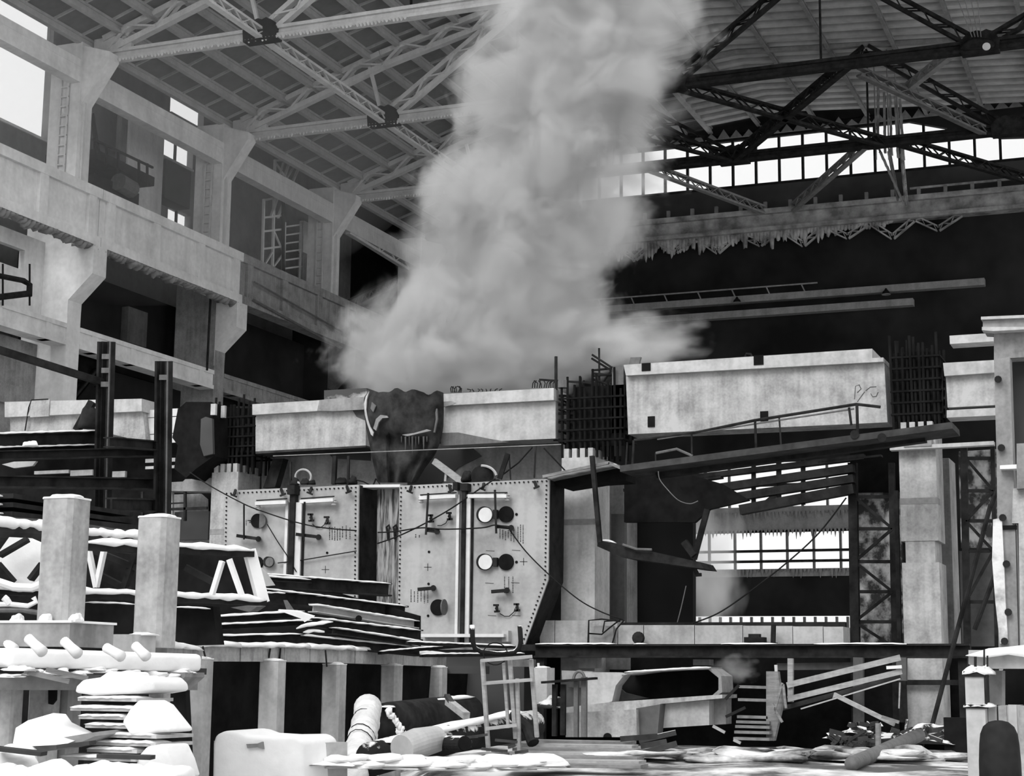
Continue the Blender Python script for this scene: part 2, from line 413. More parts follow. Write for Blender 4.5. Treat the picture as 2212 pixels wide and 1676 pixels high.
# ---- roof trusses
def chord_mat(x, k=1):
    return 'frosted_steel' if x < (-21 if k == 0 else -29.5) else 'steel_dark'  # frost near the wall; pale and black tones also carry haze and silhouette
TOPN = [(-44.4, 29.6), (-36.5, 32.2), (-29.2, 34.0), (-21.5, 34.7), (-14.4, 34.2), (-7.0, 33.6), (8.0, 31.5)]
CZ = 29.05
tr_lab = ['nearest steel roof truss, its frosted lower chord rising across the roof slabs',
          'middle steel roof truss, frosted by the wall and black beyond the smoke',
          'farthest steel roof truss, black lower chord against the end windows']
for k, Y in enumerate(TY):
    t = thing('roof_truss', tr_lab[k], 'truss', (-20, Y, CZ), 'steel roof trusses')
    for a, c in ((-44.9, (-29.5, -21.0)[k == 0]), ((-29.5, -21.0)[k == 0], 8.0)):
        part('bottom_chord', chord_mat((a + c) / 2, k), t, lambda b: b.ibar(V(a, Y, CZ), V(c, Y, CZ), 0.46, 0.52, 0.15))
    def fringe(b):
        R = random.Random(k)
        for i in range(90):
            x = -44.5 + i * 0.17; b.cyl(V(x, Y - 0.22, CZ - 0.24), V(x, Y - 0.22, CZ - 0.24 - R.uniform(0.04, 0.16)), 0.09, 5, 0.03)
    part('frost_fringe', 'frosted_steel', t, fringe, kind='stuff')
    for (a, za), (c, zc) in zip(TOPN, TOPN[1:]):
        if a > -29.3:
            part('top_chord', 'frost_grey', t, lambda b: b.bar(V(a, Y, za + 0.25), V(c, Y, zc + 0.25), 0.2, 0.2)); continue
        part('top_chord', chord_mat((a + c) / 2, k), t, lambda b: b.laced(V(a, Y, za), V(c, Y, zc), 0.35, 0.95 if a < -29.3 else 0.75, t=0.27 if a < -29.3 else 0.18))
    for (a, za), (c, zc) in (((-36.3, CZ), (-29.2, 34.0)), ((-29.2, 34.0), (-21.5, CZ)), ((-21.5, CZ), (-14.4, 34.2)), ((-14.4, 34.2), (-7.4, CZ)), ((-7.4, CZ), (0, 32.7))):
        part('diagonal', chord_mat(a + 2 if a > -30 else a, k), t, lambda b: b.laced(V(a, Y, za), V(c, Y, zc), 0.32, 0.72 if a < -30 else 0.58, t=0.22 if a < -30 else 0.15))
    part('strut', 'frosted_steel', t, lambda b: b.bar(V(-37.2, Y, 31.9), V(-36.4, Y, CZ), 0.16))
    for x, z in ((-29.2, 34), (-14.4, 34.2), (0, 32.7)):
        part('hanger_rod', 'steel_dark', t, lambda b: b.cyl(V(x, Y, CZ), V(x, Y, z), 0.06, 6))
    for x in (-36.3, -21.5, -7.4):
        part('gusset', 'steel_dark', t, lambda b: b.prism([V(x + dx, Y - 0.29, CZ + dz) for dx, dz in ((-0.8, -0.34), (0.8, -0.34), (0.85, 0.15), (0.6, 0.5), (0.3, 0.66), (0.1, 0.58), (-0.1, 0.66), (-0.55, 0.55), (-0.85, 0.2))], (0, 0.58, 0)))
    part('end_plate', 'frosted_steel', t, lambda b: b.prism([V(-45, Y - 0.1, CZ - 0.35), V(-43.0, Y - 0.1, CZ - 0.1), V(-43.0, Y - 0.1, CZ + 0.5), V(-43.9, Y - 0.1, CZ + 0.95), V(-45, Y - 0.1, CZ + 0.9)], (0, 0.2, 0)))
# longitudinal struts and wind bracing in the plane of the lower chords
def brace(a, c, label, m, w=0.45):
    o = MB().laced(a, c, 0.3, w).build('wind_brace', m)
    return tag(o, label, 'brace', 'wind bracing between the roof trusses')
brace(V(-36.3, 50, CZ), V(-36.3, TY[0], CZ), 'laced strut running into the nearest truss gusset from the roof edge', 'frosted_steel', 0.5)
brace(V(-36.3, TY[0], CZ), V(-36.3, TY[1], CZ), 'frosted strut linking the gussets of the two nearest roof trusses', 'frosted_steel', 0.55)
brace(V(-36.3, TY[1], CZ), V(-36.3, TY[2], CZ), 'frosted strut receding from the middle truss gusset into the smoke', 'frosted_steel', 0.5)
brace(V(-28.9, TY[1], CZ), V(-21.5, TY[2], CZ), 'black laced brace coming out of the smoke to the far truss gusset', 'steel_dark', 0.6)
brace(V(-21.3, TY[1], CZ), V(-13.6, TY[2], CZ), 'long black laced brace falling from the smoke edge to the far chord', 'steel_dark', 0.6)
brace(V(-13.2, TY[1], CZ), V(-21.6, TY[2], CZ), 'black laced brace crossing the long one in front of the windows', 'steel_dark', 0.6)
brace(V(-8.6, TY[1] + 1.5, CZ + 0.6), V(-12.0, TY[2] - 4, CZ + 1.2), 'frosted brace slanting under the middle chord near its bright lamp gusset', 'frost_grey', 0.45)
brace(V(-13.4, TY[1] + 4, CZ + 1.0), V(-8.5, TY[2], CZ), 'pair-railed brace slanting down to the frame edge at the far chord', 'steel_grey', 0.5)
brace(V(-26.3, TY[2], CZ), V(-22.6, END - 0.9, CZ + 0.2), 'grey laced brace from the smoke to the end wall girder', 'frost_grey', 0.55)
brace(V(-14.6, TY[2], CZ), V(-20.8, END - 0.9, CZ + 0.2), 'frosted laced brace rising from the end wall girder to the chord', 'frost_grey', 0.55)
brace(V(-12.9, TY[2], CZ), V(-6.5, END - 0.9, CZ + 0.2), 'black two-rail brace crossing the windows beside the hanging ladders', 'steel_dark', 0.6)
brace(V(-28.5, TY[2], CZ), V(-28.2, TY[2] + 0.01, 33.8), 'dark upright post where the far truss leaves the smoke', 'steel_dark', 0.5)

# bundle of frosted ladders and cables hanging by the far truss
hg = thing('hanging_ladders', 'bundle of frosted hanging ladders and cables before the end windows', 'ladder', PY(1925, 330, 87.0))
for i, (x0, y0, x1, y1) in enumerate(((1897, 190, 1896, 322), (1910, 200, 1912, 330), (1922, 205, 1926, 335), (1934, 210, 1940, 340), (1944, 215, 1952, 345), (1900, 325, 1951, 437), (1920, 325, 1940, 430), (1948, 330, 1958, 440))):
    part('ladder', 'frost_grey' if i in (5, 6) else 'icy_girder', hg, lambda b: b.laced(PY(x0, y0, 87.0 + 0.1 * i), PY(x1, y1, 87.0 + 0.1 * i + (5 if i > 4 else 0)), 0.1, 0.26, t=0.08, up=(0, 1, 0)))
for i, (x0, x1) in enumerate(((1888, 1893), (1930, 1948), (1916, 1920))):
    part('cable', 'frost_grey', hg, lambda b: b.cyl(V(PY(x0, 150, 86.6).x, 86.6, roof_z(PY(x0, 150, 86.6).x) + 0.1), PY(x1, 345, 86.8), 0.04, 6))
# lamp gusset fixture on the middle truss
lampo = thing('ring_lamp', 'dark round fixture with a bright lens on the middle truss chord', 'lamp', PY(2115, 100, TY[1] - 0.4))
part('housing', 'steel_dark', lampo, lambda b: b.lump(PY(2112, 105, TY[1] - 0.4), 0.7, 0.35, 0.5, 3, 0.2))
for dx in (-30, -14, 2, 18): part('wire', 'frost_grey', lampo, lambda b: b.cyl(PY(2112 + dx * 0.4, 80, TY[1] - 0.4), PY(2092 + dx, -20, TY[1] - 0.4), 0.02, 5))
part('lens', 'white_steel', lampo, lambda b: b.disc(PY(2131, 101, TY[1] - 0.75), 0.17, 0.06, 14))

# ---- left side: column row, crane girders, eave beams, walls
GX = -43.8
gz1 = PX(0, 308, GX).z; gz0 = PX(235, 540, GX).z
ez1 = PX(220, 195, WX).z; ez0 = PX(215, 232, WX).z
lz1 = PX(0, 652, WX).z; lz0 = PX(0, 702, WX).z
clab = ['frosted concrete hall column nearest the big bright opening', 'frosted hall column beside the small bright windows', 'frosted hall column half hidden behind the smoke edge', 'farthest hall column deep in the smoke']
for k, Y in enumerate(TY + [END]):
    c = thing('hall_column', clab[k], 'column', (WX - 0.8, Y - COLW / 2, 0.5), 'columns of the hall wall')
    part('upper_shaft', 'hall_concrete', c, lambda b: b.box(WX - 1.6, WX, Y - COLW, Y, gz1 - 0.1, 29.55))
    part('lower_shaft', ('hall_concrete', 'concrete_mid', 'deep_dark', 'deep_dark')[k], c, lambda b: b.box(WX - 2.4, WX, Y - COLW, Y, 0.3, gz1 - 0.1))  # inner lower shafts take darker tones for the shade of the recess
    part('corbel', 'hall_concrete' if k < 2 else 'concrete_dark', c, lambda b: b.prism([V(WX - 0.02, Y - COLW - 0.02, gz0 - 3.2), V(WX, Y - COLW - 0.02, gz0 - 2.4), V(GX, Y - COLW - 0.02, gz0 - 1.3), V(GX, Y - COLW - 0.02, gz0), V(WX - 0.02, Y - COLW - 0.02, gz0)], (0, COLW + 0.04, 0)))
    part('haunch', 'hall_concrete', c, lambda b: b.prism([V(WX, Y - COLW + 0.1, 26.6), V(-43.6, Y - COLW + 0.1, 28.6), V(-43.6, Y - COLW + 0.1, 28.95), V(WX, Y - COLW + 0.1, 29.4)], (0, COLW - 0.2, 0)))
    part('edge_rail', 'frosted_steel', c, lambda b: b.box(WX, WX + 0.12, Y - COLW + 0.25, Y - COLW + 0.4, gz1, 26.8))
    if k < 3:
        part('climbing_ladder', 'frosted_steel', c, lambda b: [b.box(WX - 1.0 + dx, WX - 0.92 + dx, Y - COLW - 0.12, Y - COLW - 0.06, gz1 + 0.4, 28.6) for dx in (0, 0.4)] + [b.box(WX - 1.0, WX - 0.52, Y - COLW - 0.11, Y - COLW - 0.07, z, z + 0.06) for z in [gz1 + 0.7 + 0.45 * i for i in range(11)]])
bays = [(48.0, TY[0] - COLW), (TY[0] + 0.02, TY[1] - COLW), (TY[1] + 0.02, TY[2] - COLW), (TY[2] + 0.02, END - COLW)]
glab = ['pale crane girder running to the nearest hall column', 'pale crane girder over the black recess, with ragged frost below', 'grey crane girder with pipes hanging along it', 'crane girder vanishing behind the smoke']
elab = ['eave beam above the big bright opening', 'eave beam above the small bright windows', 'frosted eave beam over the scaffold tower', 'frosted eave beam running into the smoke']
llab = ['lower tie beam by the dark railed opening', 'lower tie beam crossing under the black recess', 'lower tie beam beyond the second hall column', 'lower tie beam hidden deep behind the smoke']
for k, (y0, y1) in enumerate(bays):
    y0g = y0 - (COLW / 2 if k else 0); y1g = y1 + COLW / 2 - 0.02
    t = thing('crane_girder', glab[k], 'girder', (GX - 0.3, (y0 + y1) / 2, gz0), 'crane girders along the hall wall')
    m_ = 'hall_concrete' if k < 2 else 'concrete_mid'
    part('web', m_, t, lambda b: b.box(GX - 0.75, GX - 0.18, y0g, y1g, gz0 + 0.35, gz1 - 0.45))
    part('top_flange', m_, t, lambda b: b.box(GX - 0.95, GX, y0g, y1g, gz1 - 0.45, gz1))
    part('bottom_flange', m_, t, lambda b: b.box(GX - 0.85, GX, y0g, y1g, gz0, gz0 + 0.42))
    for f in (0.06, 0.36, 0.68, 0.95):
        yy = y0g + (y1g - y0g) * f
        part('stiffener', m_, t, lambda b: b.box(GX - 0.3, GX - 0.02, yy - 0.28, yy + 0.28, gz0 + 0.4, gz1 - 0.4))
    part('crane_rail', 'steel_dark', t, lambda b: b.ibar(V(GX - 0.5, y0g, gz1 + 0.08), V(GX - 0.5, y1g, gz1 + 0.08), 0.12, 0.16))
    if k < 2:
        def ice(b):
            R = random.Random(k); N = 46
            for i in range(N):
                y = y0g + (y1g - y0g) * (i + 0.5) / N
                b.lump(V(GX - 0.3, y, gz0 - 0.02), 0.34, 0.2, -R.uniform(0.08, 0.30), i, 0.3, 7, 3)
        part('frost_fringe', 'frost_grey', t, ice, kind='stuff')
    if k == 2:
        for dz, r in ((-0.35, 0.07), (0.6, 0.05)):
            part('pipe', 'steel_grey', t, lambda b: b.tube([V(GX + 0.12, y0 + 0.4, gz0 + dz + 0.7), V(GX + 0.12, y1 - 1, gz0 + dz)], r, 6))
    ez1, ez0 = (PX(0, 30, WX).z, PX(0, 66, WX).z) if k == 0 else (PX(235, 170, WX).z, PX(212, 207, WX).z + 0.3)
    o = MB().box(WX - 0.5, WX - 0.02, y0, y1, ez0 - 0.1, ez1 - 0.35).box(WX - 0.6, WX, y0, y1, ez1 - 0.35, ez1).box(WX - 0.6, WX, y0, y1, ez0 - 0.35, ez0 - 0.1).build('eave_beam', 'hall_concrete' if k < 2 else 'frosted_steel')
    tag(o, elab[k], 'beam', 'eave beams of the hall wall')
    o = MB().box(WX - 0.7, WX - 0.05, y0, y1, lz0 + 0.2, lz1 - 0.2).box(WX - 0.8, WX + 0.02, y0, y1, lz1 - 0.2, lz1).box(WX - 0.8, WX + 0.02, y0, y1, lz0, lz0 + 0.2)
    for f in (0.1, 0.37, 0.63, 0.9):
        yy = y0 + (y1 - y0) * f; o.box(WX - 0.5, WX, yy - 0.2, yy + 0.2, lz0, lz1)
    tag(o.build('tie_beam', ('hall_concrete', 'hall_concrete', 'concrete_mid', 'deep_dark')[k]), llab[k], 'beam', 'lower tie beams of the hall wall')  # inner tie beams painted darker for the unlit bays

def wall_holes(y0, y1, z0, z1, holes, X, th):
    """upright wall x=X with rectangular holes, cut as a grid of boxes without seams inside"""
    ysn = sorted({y0, y1, *[h for a in holes for h in a[:2] if y0 < h < y1]}); zsn = sorted({z0, z1, *[h for a in holes for h in a[2:] if z0 < h < z1]})
    b = MB()
    for ya, yb in zip(ysn, ysn[1:]):
        for za, zb in zip(zsn, zsn[1:]):
            cy_, cz_ = (ya + yb) / 2, (za + zb) / 2
            if any(h[0] < cy_ < h[1] and h[2] < cz_ < h[3] for h in holes): continue
            b.box(X - th, X, ya, yb, za, zb)
    return b
OX = -50.5
def hole(xa, ya, xb, yb):
    p = PX(xa, (ya + yb) / 2, OX); q = PX(xb, (ya + yb) / 2, OX); t = PX((xa + xb) / 2, ya, OX); u = PX((xa + xb) / 2, yb, OX)
    return [p.y, q.y, u.z, t.z]
hA = hole(-30, 20, 112, 275); hA[0] = 56; hA[3] = 33.2; hB = hole(352, 286, 418, 352); hC = hole(362, 455, 412, 490); hD = hole(368, 178, 442, 262)
ho = [hA, hB, hC, hD]
tag(wall_holes(46, 98, 12, 33.6, ho, OX, 0.4).build('wall_left', 'hall_wall'), 'grey outer wall behind the hall columns', kind='structure')
tag(MB().box(OX - 0.4, OX, 46, 98, 0, 12).box(-46.9, -46.6, 74, 98, 0, gz0 + 0.2).box(-48.6, -48.3, TY[0], 74, lz1 - 0.5, gz0 + 0.3).box(-50, -46.6, 73.6, 73.9, 0, gz0).box(-47.2, -46.9, TY[0], TY[1], 0, lz0).build('wall_recess', 'deep_dark'), 'recessed wall under the crane girders, painted black for its deep shade', kind='structure')  # darkness of the recess put into the wall colour
tag(MB().box(-46.9, -46.5, 48, TY[0] - COLW, 0, lz0 + 0.1).build('wall_lower', 'concrete_mid'), 'grey lower wall below the tie beams', kind='structure')
wb = wall_holes(48, TY[0] - COLW, lz1, gz0 + 0.3, [[48, PX(50, 540, -46.5).y, PX(20, 575, -46.5).z, PX(20, 530, -46.5).z]], -46.4, 0.3)
tag(wb.build('wall_panel', 'hall_concrete'), 'pale infill wall beside the nearest hall column', kind='structure')
for i, h in enumerate((hA, hB, hC, hD)):
    w = thing('window_%d' % (i + 1), None, None, (OX - 0.2, (h[0] + h[1]) / 2, h[2]), kind='structure')
    nx = (1, 2, 2, 1)[i]
    for j in range(nx):
        ya = h[0] + (h[1] - h[0]) * j / nx; yb = h[0] + (h[1] - h[0]) * (j + 1) / nx
        part('pane', 'window_glass', w, lambda b: b.box(OX - 0.22, OX - 0.2, ya, yb, h[2], h[3]))
        if j: part('mullion', 'steel_dark', w, lambda b: b.box(OX - 0.28, OX - 0.14, ya - 0.05, ya + 0.05, h[2], h[3]))
    part('sill', 'hall_concrete', w, lambda b: b.box(OX - 0.5, OX + 0.1, h[0], h[1], h[2] - 0.12, h[2]))

# plant seen through the upper bays, behind the columns
def px_box(x0, y0, x1, y1, X, th):
    p = PX(x0, (y0 + y1) / 2, X); q = PX(x1, (y0 + y1) / 2, X); t = PX((x0 + x1) / 2, y0, X); u = PX((x0 + x1) / 2, y1, X)
    return MB().box(X - th, X, p.y, q.y, u.z, t.z)
pl = thing('plant_platform', 'dark railed machinery platform between the first two hall columns', 'platform', PX(265, 460, -47.5))
pl_b = px_box(200, 395, 300, 470, -48.0, 2.5).build('machine_body', 'steel_dark', pl)
px_box(205, 352, 335, 372, -47.6, 2.9).build('deck', 'steel_dark', pl)
px_box(262, 240, 275, 350, -48.2, 0.3).build('post', 'steel_grey', pl)
part('drum', 'steel_grey', pl, lambda b: b.cyl(PX(255, 392, -47.7), PX(285, 410, -47.7), 0.45, 12))
for x in (205, 230, 255, 300, 318):
    part('rail_post', 'steel_dark', pl, lambda b: b.bar(PX(x, 300 + (x - 200) * 0.45, -47.2), PX(x, 350 + (x - 200) * 0.45, -47.2), 0.1))
part('handrail', 'steel_dark', pl, lambda b: b.bar(PX(200, 300, -47.2), PX(330, 362, -47.2), 0.1))
part('stay', 'steel_dark', pl, lambda b: b.bar(PX(198, 245, -47.4), PX(212, 330, -47.4), 0.16))
o = px_box(275, 250, 352, 480, -48.9, 0.3).build('partition_panel', 'hall_concrete'); tag(o, 'pale partition panel standing beside the small bright windows', 'panel')
o = px_box(356, 356, 412, 440, -49.6, 0.9).build('dark_cabinet', 'soot_grey'); tag(o, 'dark cabinet face under the upper small bright window', 'cabinet')
st = thing('scaffold_tower', 'white lattice scaffold tower between the second and third hall columns', 'scaffold', PX(610, 600, -47.5))
SX = -47.2
for x0, y0, x1, y1 in ((570, 430, 566, 585), (592, 425, 588, 600), (612, 470, 611, 590), (594, 345, 592, 420), (648, 355, 600, 470), (625, 350, 585, 470)):
    part('standard', 'white_steel', st, lambda b: b.bar(PX(x0, y0, SX), PX(x1, y1, SX), 0.13))
for x0, y0, x1, y1 in ((570, 470, 612, 465), (568, 500, 612, 495), (566, 538, 612, 532), (572, 432, 592, 428), (594, 347, 640, 345)):
    part('ledger', 'white_steel', st, lambda b: b.bar(PX(x0, y0, SX), PX(x1, y1, SX), 0.11))
for x0, y0, x1, y1 in ((592, 500, 612, 545), (612, 548, 592, 575), (588, 545, 570, 575), (596, 352, 618, 385), (612, 352, 598, 400), (640, 350, 600, 420)):
    part('diagonal', 'white_steel', st, lambda b: b.bar(PX(x0, y0, SX), PX(x1, y1, SX), 0.09))
part('stair_stringer', 'steel_dark', st, lambda b: b.bar(PX(612, 432, SX + 0.2), PX(612, 590, SX + 0.2), 0.14))
ld = thing('stair_ladder', 'pale rung ladder standing beside the white scaffold tower', 'ladder', PX(632, 590, -47.2))
for x in (616, 652): part('stile', 'frosted_steel', ld, lambda b: b.bar(PX(x, 480, -47.3), PX(x - 4, 602, -47.3), 0.11))
for i in range(6): part('rung', 'frosted_steel', ld, lambda b: b.bar(PX(616, 490 + i * 18, -47.3), PX(651, 485 + i * 18, -47.3), 0.09))
o = px_box(655, 492, 720, 560, -48.4, 0.3).build('partition_panel', 'hall_concrete'); tag(o, 'upper grey partition panel beside the half hidden hall column', 'panel')
o = px_box(652, 563, 722, 645, -48.2, 0.3).build('partition_panel', 'concrete_mid'); tag(o, 'lower mottled partition panel beside the half hidden hall column', 'panel')
o = MB().laced(PX(752, 492, -45.2), PX(880, 572, -45.2), 0.3, 0.75).build('lattice_beam', 'frosted_steel'); tag(o, 'frosted lattice beam running into the smoke below the eave', 'beam')
o = MB().laced(PX(742, 665, -44.6), PX(868, 600, -47), 0.25, 0.6).build('gantry_frame', 'soot_grey'); tag(o, 'dim lattice frame at the smoke edge above the crane girder', 'frame')
# railing and pipes at the pale infill wall
rl = thing('guard_rail', 'black looped guard rail beside the nearest lower column', 'railing', PX(40, 640, -44.9))
part('top_bar', 'steel_dark', rl, lambda b: b.tube([PX(-20, 592, -44.9), PX(50, 606, -44.9), PX(64, 615, -44.9), PX(63, 640, -44.9)], 0.13, 6))
part('low_bar', 'steel_dark', rl, lambda b: b.tube([PX(-20, 644, -44.9), PX(62, 634, -44.9)], 0.14, 6))
for x in (6, 64): part('post', 'steel_dark', rl, lambda b: b.bar(PX(x, 570, -44.9), PX(x, 660, -44.9), 0.06))
part('slat', 'deep_dark', rl, lambda b: b.box(-48, -47.8, 50, 58.5, lz1 + 1.0, gz0 - 1.2))
def px_boxw(x0, y0, x1, y1, X, th): return px_box(x0, y0, x1, y1, X, th)
o = px_box(166, 752, 214, 830, -46.3, 0.3).build('door_1', 'black'); tag(o, 'black doorway in the lower wall under the tie beam', kind='structure')
o = px_box(0, 830, 45, 872, -46.3, 0.3).build('door_2', 'concrete_mid'); tag(o, 'grey doorway panel low in the lower wall', kind='structure')
o = MB().bar(PX(150, 880, -46.0), PX(215, 800, -46.0), 0.5, 0.3).build('stair_flight', 'black'); tag(o, 'dark stair flight climbing to the black doorway', 'stairs')
part('riser', 'steel_dark', o, lambda b: b.bar(PX(150, 872, -45.6), PX(215, 792, -45.6), 0.08, 0.1))
o = px_box(276, 668, 318, 745, -47.9, 0.4).build('inner_pier', 'concrete_dark'); tag(o, 'dim square pier standing inside the black recess', 'pier')
o = MB().cyl(PX(455, 640, -44.95), PX(447, 800, -44.95), 0.06, 6).build('drain_pipe', 'steel_dark'); tag(o, 'thin dark downpipe on the second lower hall column', 'pipe')

# ---- end wall
def wz(x, y): return PY(x, y, END).z
z_wt, z_wb = 34.1, 31.15
ew = MB()
ew.box(-51.2, 12, END, END + 0.4, 14.25, z_wb)
ew.box(-51.2, -39, END, END + 0.4, z_wb, 36)
ew.prism([V(-39, END, z_wt), V(-39, END, 34), V(-29, END, 35.4), V(-21.5, END, 35.9), V(-7, END, 34.9), V(12, END, 32.4), V(12, END, 30.9), V(-8.9, END, 32.5), V(-14.2, END, z_wt)], (0, 0.4, 0))
ew.box(-51.2, -29.5, END, END + 0.4, 0, 14.25).box(-15.5, 12, END, END + 0.4, 0, 14.25)
ew.box(-29.5, -15.5, END, END + 0.4, 5.3, 7.55)
tag(ew.build('wall_back', 'deep_dark'), 'near-black end wall of the hall', kind='structure')  # one near-black tone over the whole end wall
tag(MB().box(-45, 12, END - 0.12, END, 29.35, 31.1).build('trim_1', 'soot_grey'), 'dark grey band below the clerestory', kind='structure')
tag(MB().box(-29.5, -15.5, END - 0.1, END + 0.3, 0, 4.62).build('wall_base', 'concrete_pale'), 'base of the end wall, painted pale for the mist', kind='structure')  # mist in front of the wall put into its pale colour
w = thing('window_5', 'long clerestory window strip in the end wall', None, (-14, END + 0.2, z_wb), kind='structure')
x = -39.0; step = 1.43
while x < 11:
    x1 = x + step
    zt = z_wt if x < -14.2 else z_wt - (x + 14.2) * 0.30 / 1.0 * 0.55
    zt = max(zt, z_wb + 0.4)
    part('pane', 'window_glass', w, lambda b: b.box(x, x1, END + 0.18, END + 0.2, z_wb, z_wt))
    part('mullion', 'steel_dark', w, lambda b: b.box(x - 0.07, x + 0.07, END + 0.08, END + 0.3, z_wb, z_wt + 0.2))
    x = x1
part('transom', 'steel_dark', w, lambda b: b.box(-39, 12, END + 0.05, END + 0.3, z_wt - 0.06, z_wt + 0.1))
part('sill', 'steel_dark', w, lambda b: b.box(-39, 12, END - 0.15, END + 0.3, z_wb - 0.15, z_wb))
def sc(b):
    R = random.Random(5)
    for i in range(30):
        xx = -31 + i * 0.78; h = 0.1 + 0.3 * abs(math.sin(i * 1.1))
        b.prism([V(xx, END - 0.25, z_wt + 0.05), V(xx + 0.39, END - 0.25, z_wt + h + 0.25), V(xx + 0.78, END - 0.25, z_wt + 0.05)], (0, 0.1, 0))
part('ice_scallop', 'frost_grey', w, sc, kind='stuff')
# lower glazing seen below the big concrete beam
def glaze(num, z0, z1, step, bars, label):
    w = thing('window_%d' % num, label, None, (-22.5, END + 0.2, z0), kind='structure')
    x = -29.5
    while x < -15.6:
        x1 = min(x + step, -15.5)
        part('pane', 'window_glass', w, lambda b: b.box(x, x1, END + 0.18, END + 0.2, z0, z1))
        part('mullion', 'steel_grey', w, lambda b: b.box(x - 0.06, x + 0.06, END + 0.05, END + 0.3, z0, z1))
        x = x1
    for z in bars: part('transom', 'steel_dark', w, lambda b: b.box(-29.5, -15.5, END + 0.03, END + 0.3, z - 0.07, z + 0.07))
    return w
glaze(6, 11.6, 14.25, 1.45, [12.9], 'tall end wall glazing behind the slanting planks')
glaze(7, 8.0, 10.25, 1.55, [9.05, 8.45, 10.2], 'icicled glazing band in the end wall')
glaze(8, 4.62, 5.25, 0.62, [], 'row of small panes low in the end wall')
tag(MB().box(-29.5, -15.5, END - 0.15, END + 0.3, 10.25, 11.6).build('trim_2', 'frost_grey'), 'frosted lintel band between the lower glazing rows', kind='structure')
def ici(b):
    R = random.Random(9)
    for z in (10.28, 11.3, 7.98):
        for i in range(60):
            xx = -29 + i * 0.225
            b.cyl(V(xx, END - 0.2, z), V(xx, END - 0.2, z - R.uniform(0.15, 0.6)), R.uniform(0.07, 0.14), 5, 0.01)
o = MB(); ici(o); o = o.build('icicles', 'frost_grey'); tag(o, 'fringes of icicles hanging along the lower end wall glazing', 'icicles', kind='stuff')
tag(MB().box(-29.5, -15.5, END - 0.1, END + 0.3, 7.55, 8.0).build('trim_3', 'concrete_mid'), 'frosted sill under the icicled glazing', kind='structure')

# wind girder with ice, gallery beams and dome lamps on the end wall
wg = thing('wind_girder', 'ice-hung wind girder spanning the end wall below the clerestory', 'girder', (-18, END - 0.8, 27.6))
part('top_flange', 'icy_girder', wg, lambda b: b.box(-38, 12, END - 1.0, END - 0.1, 29.0, 29.3))
part('web', 'icy_girder', wg, lambda b: b.box(-38, 12, END - 0.7, END - 0.3, 28.2, 29.0))
part('bottom_flange', 'icy_girder', wg, lambda b: b.box(-38, 12, END - 1.0, END - 0.1, 27.95, 28.2))
for i in range(17):
    xx = -31.5 + i * 1.5
    part('rail_post', 'frost_grey', wg, lambda b: b.box(xx - 0.1, xx + 0.1, END - 0.9, END - 0.7, 29.3, 29.75))
part('guard_rail', 'icy_girder', wg, lambda b: b.box(-14, 12, END - 0.85, END - 0.75, 29.68, 29.8))
for i in range(8):
    xa = -32 + i * 2.6
    part('ice_brace', 'icy_girder', wg, lambda b: b.laced(V(xa, END - 0.6, 28.0), V(xa + 1.3, END - 0.6, 27.0 + 0.25 * (i % 2)), 0.2, 0.35))
    part('ice_brace', 'icy_girder', wg, lambda b: b.laced(V(xa + 1.3, END - 0.6, 27.0 + 0.25 * (i % 2)), V(xa + 2.6, END - 0.6, 28.0), 0.2, 0.35))
def fr(b):
    R = random.Random(4)
    for i in range(90):
        xx = -33 + i * 0.2; b.lump(V(xx, END - 0.6, 28.0), 0.2, 0.15, -R.uniform(0.3, 1.1) * (1.0 if xx < -18 else 0.4), i, 0.3, 6, 3)
part('ice_fringe', 'icy_girder', wg, fr, kind='stuff')
for lab, ya, yb, xe, rail in (('upper pale gallery beam with a thin handrail on the dark end wall', 672, 634, 2130, True), ('lower pale gallery beam on the dark end wall', 702, 672, 1975, False)):
    za = PY(1310, ya, END).z
    xr = PY(xe, 640, END).x
    t = thing('gallery_beam', lab, 'beam', (-24, END - 0.6, za - 0.2), 'gallery beams on the end wall')
    part('flange', 'frost_grey', t, lambda b: b.box(-36, xr, END - 0.6, END - 0.02, za - 0.2, za + 0.2))
    if rail:
        part('handrail', 'frost_grey', t, lambda b: b.box(-36, PY(1770, 630, END).x, END - 0.55, END - 0.48, za + 0.62, za + 0.7))
        for i in range(8): part('rail_post', 'frost_grey', t, lambda b: b.bar(V(-35 + i * 2.1, END - 0.5, za + 0.2), V(-35.2 + i * 2.1, END - 0.5, za + 0.66), 0.07))
for x, y, lab in ((1592, 650, 'dark dome lamp on the upper gallery beam nearer the smoke'), (1914, 632, 'dark dome lamp on the upper gallery beam nearer the frame edge')):
    p = PY(x, y, END - 0.8); t = thing('dome_lamp', lab, 'lamp', p, 'dome lamps on the gallery beam')
    part('shade', 'black', t, lambda b: b.lathe([(0.24, 0), (0.2, 0.14), (0.1, 0.24), (0.04, 0.36)], p + V(0, 0, -0.1), 12))
    part('rim', 'frost_grey', t, lambda b: b.lathe([(0.26, 0), (0.26, 0.03)], p + V(0, 0, -0.13), 12))
o = MB().laced(PY(1368, 530, END - 0.5), PY(1378, 562, END - 0.5), 0.1, 0.65, n=2, t=0.12, up=(1, 0, 0)).build('cradle_frame', 'frost_grey'); tag(o, 'small frosted cradle hanging under the wind girder by the smoke', 'frame')
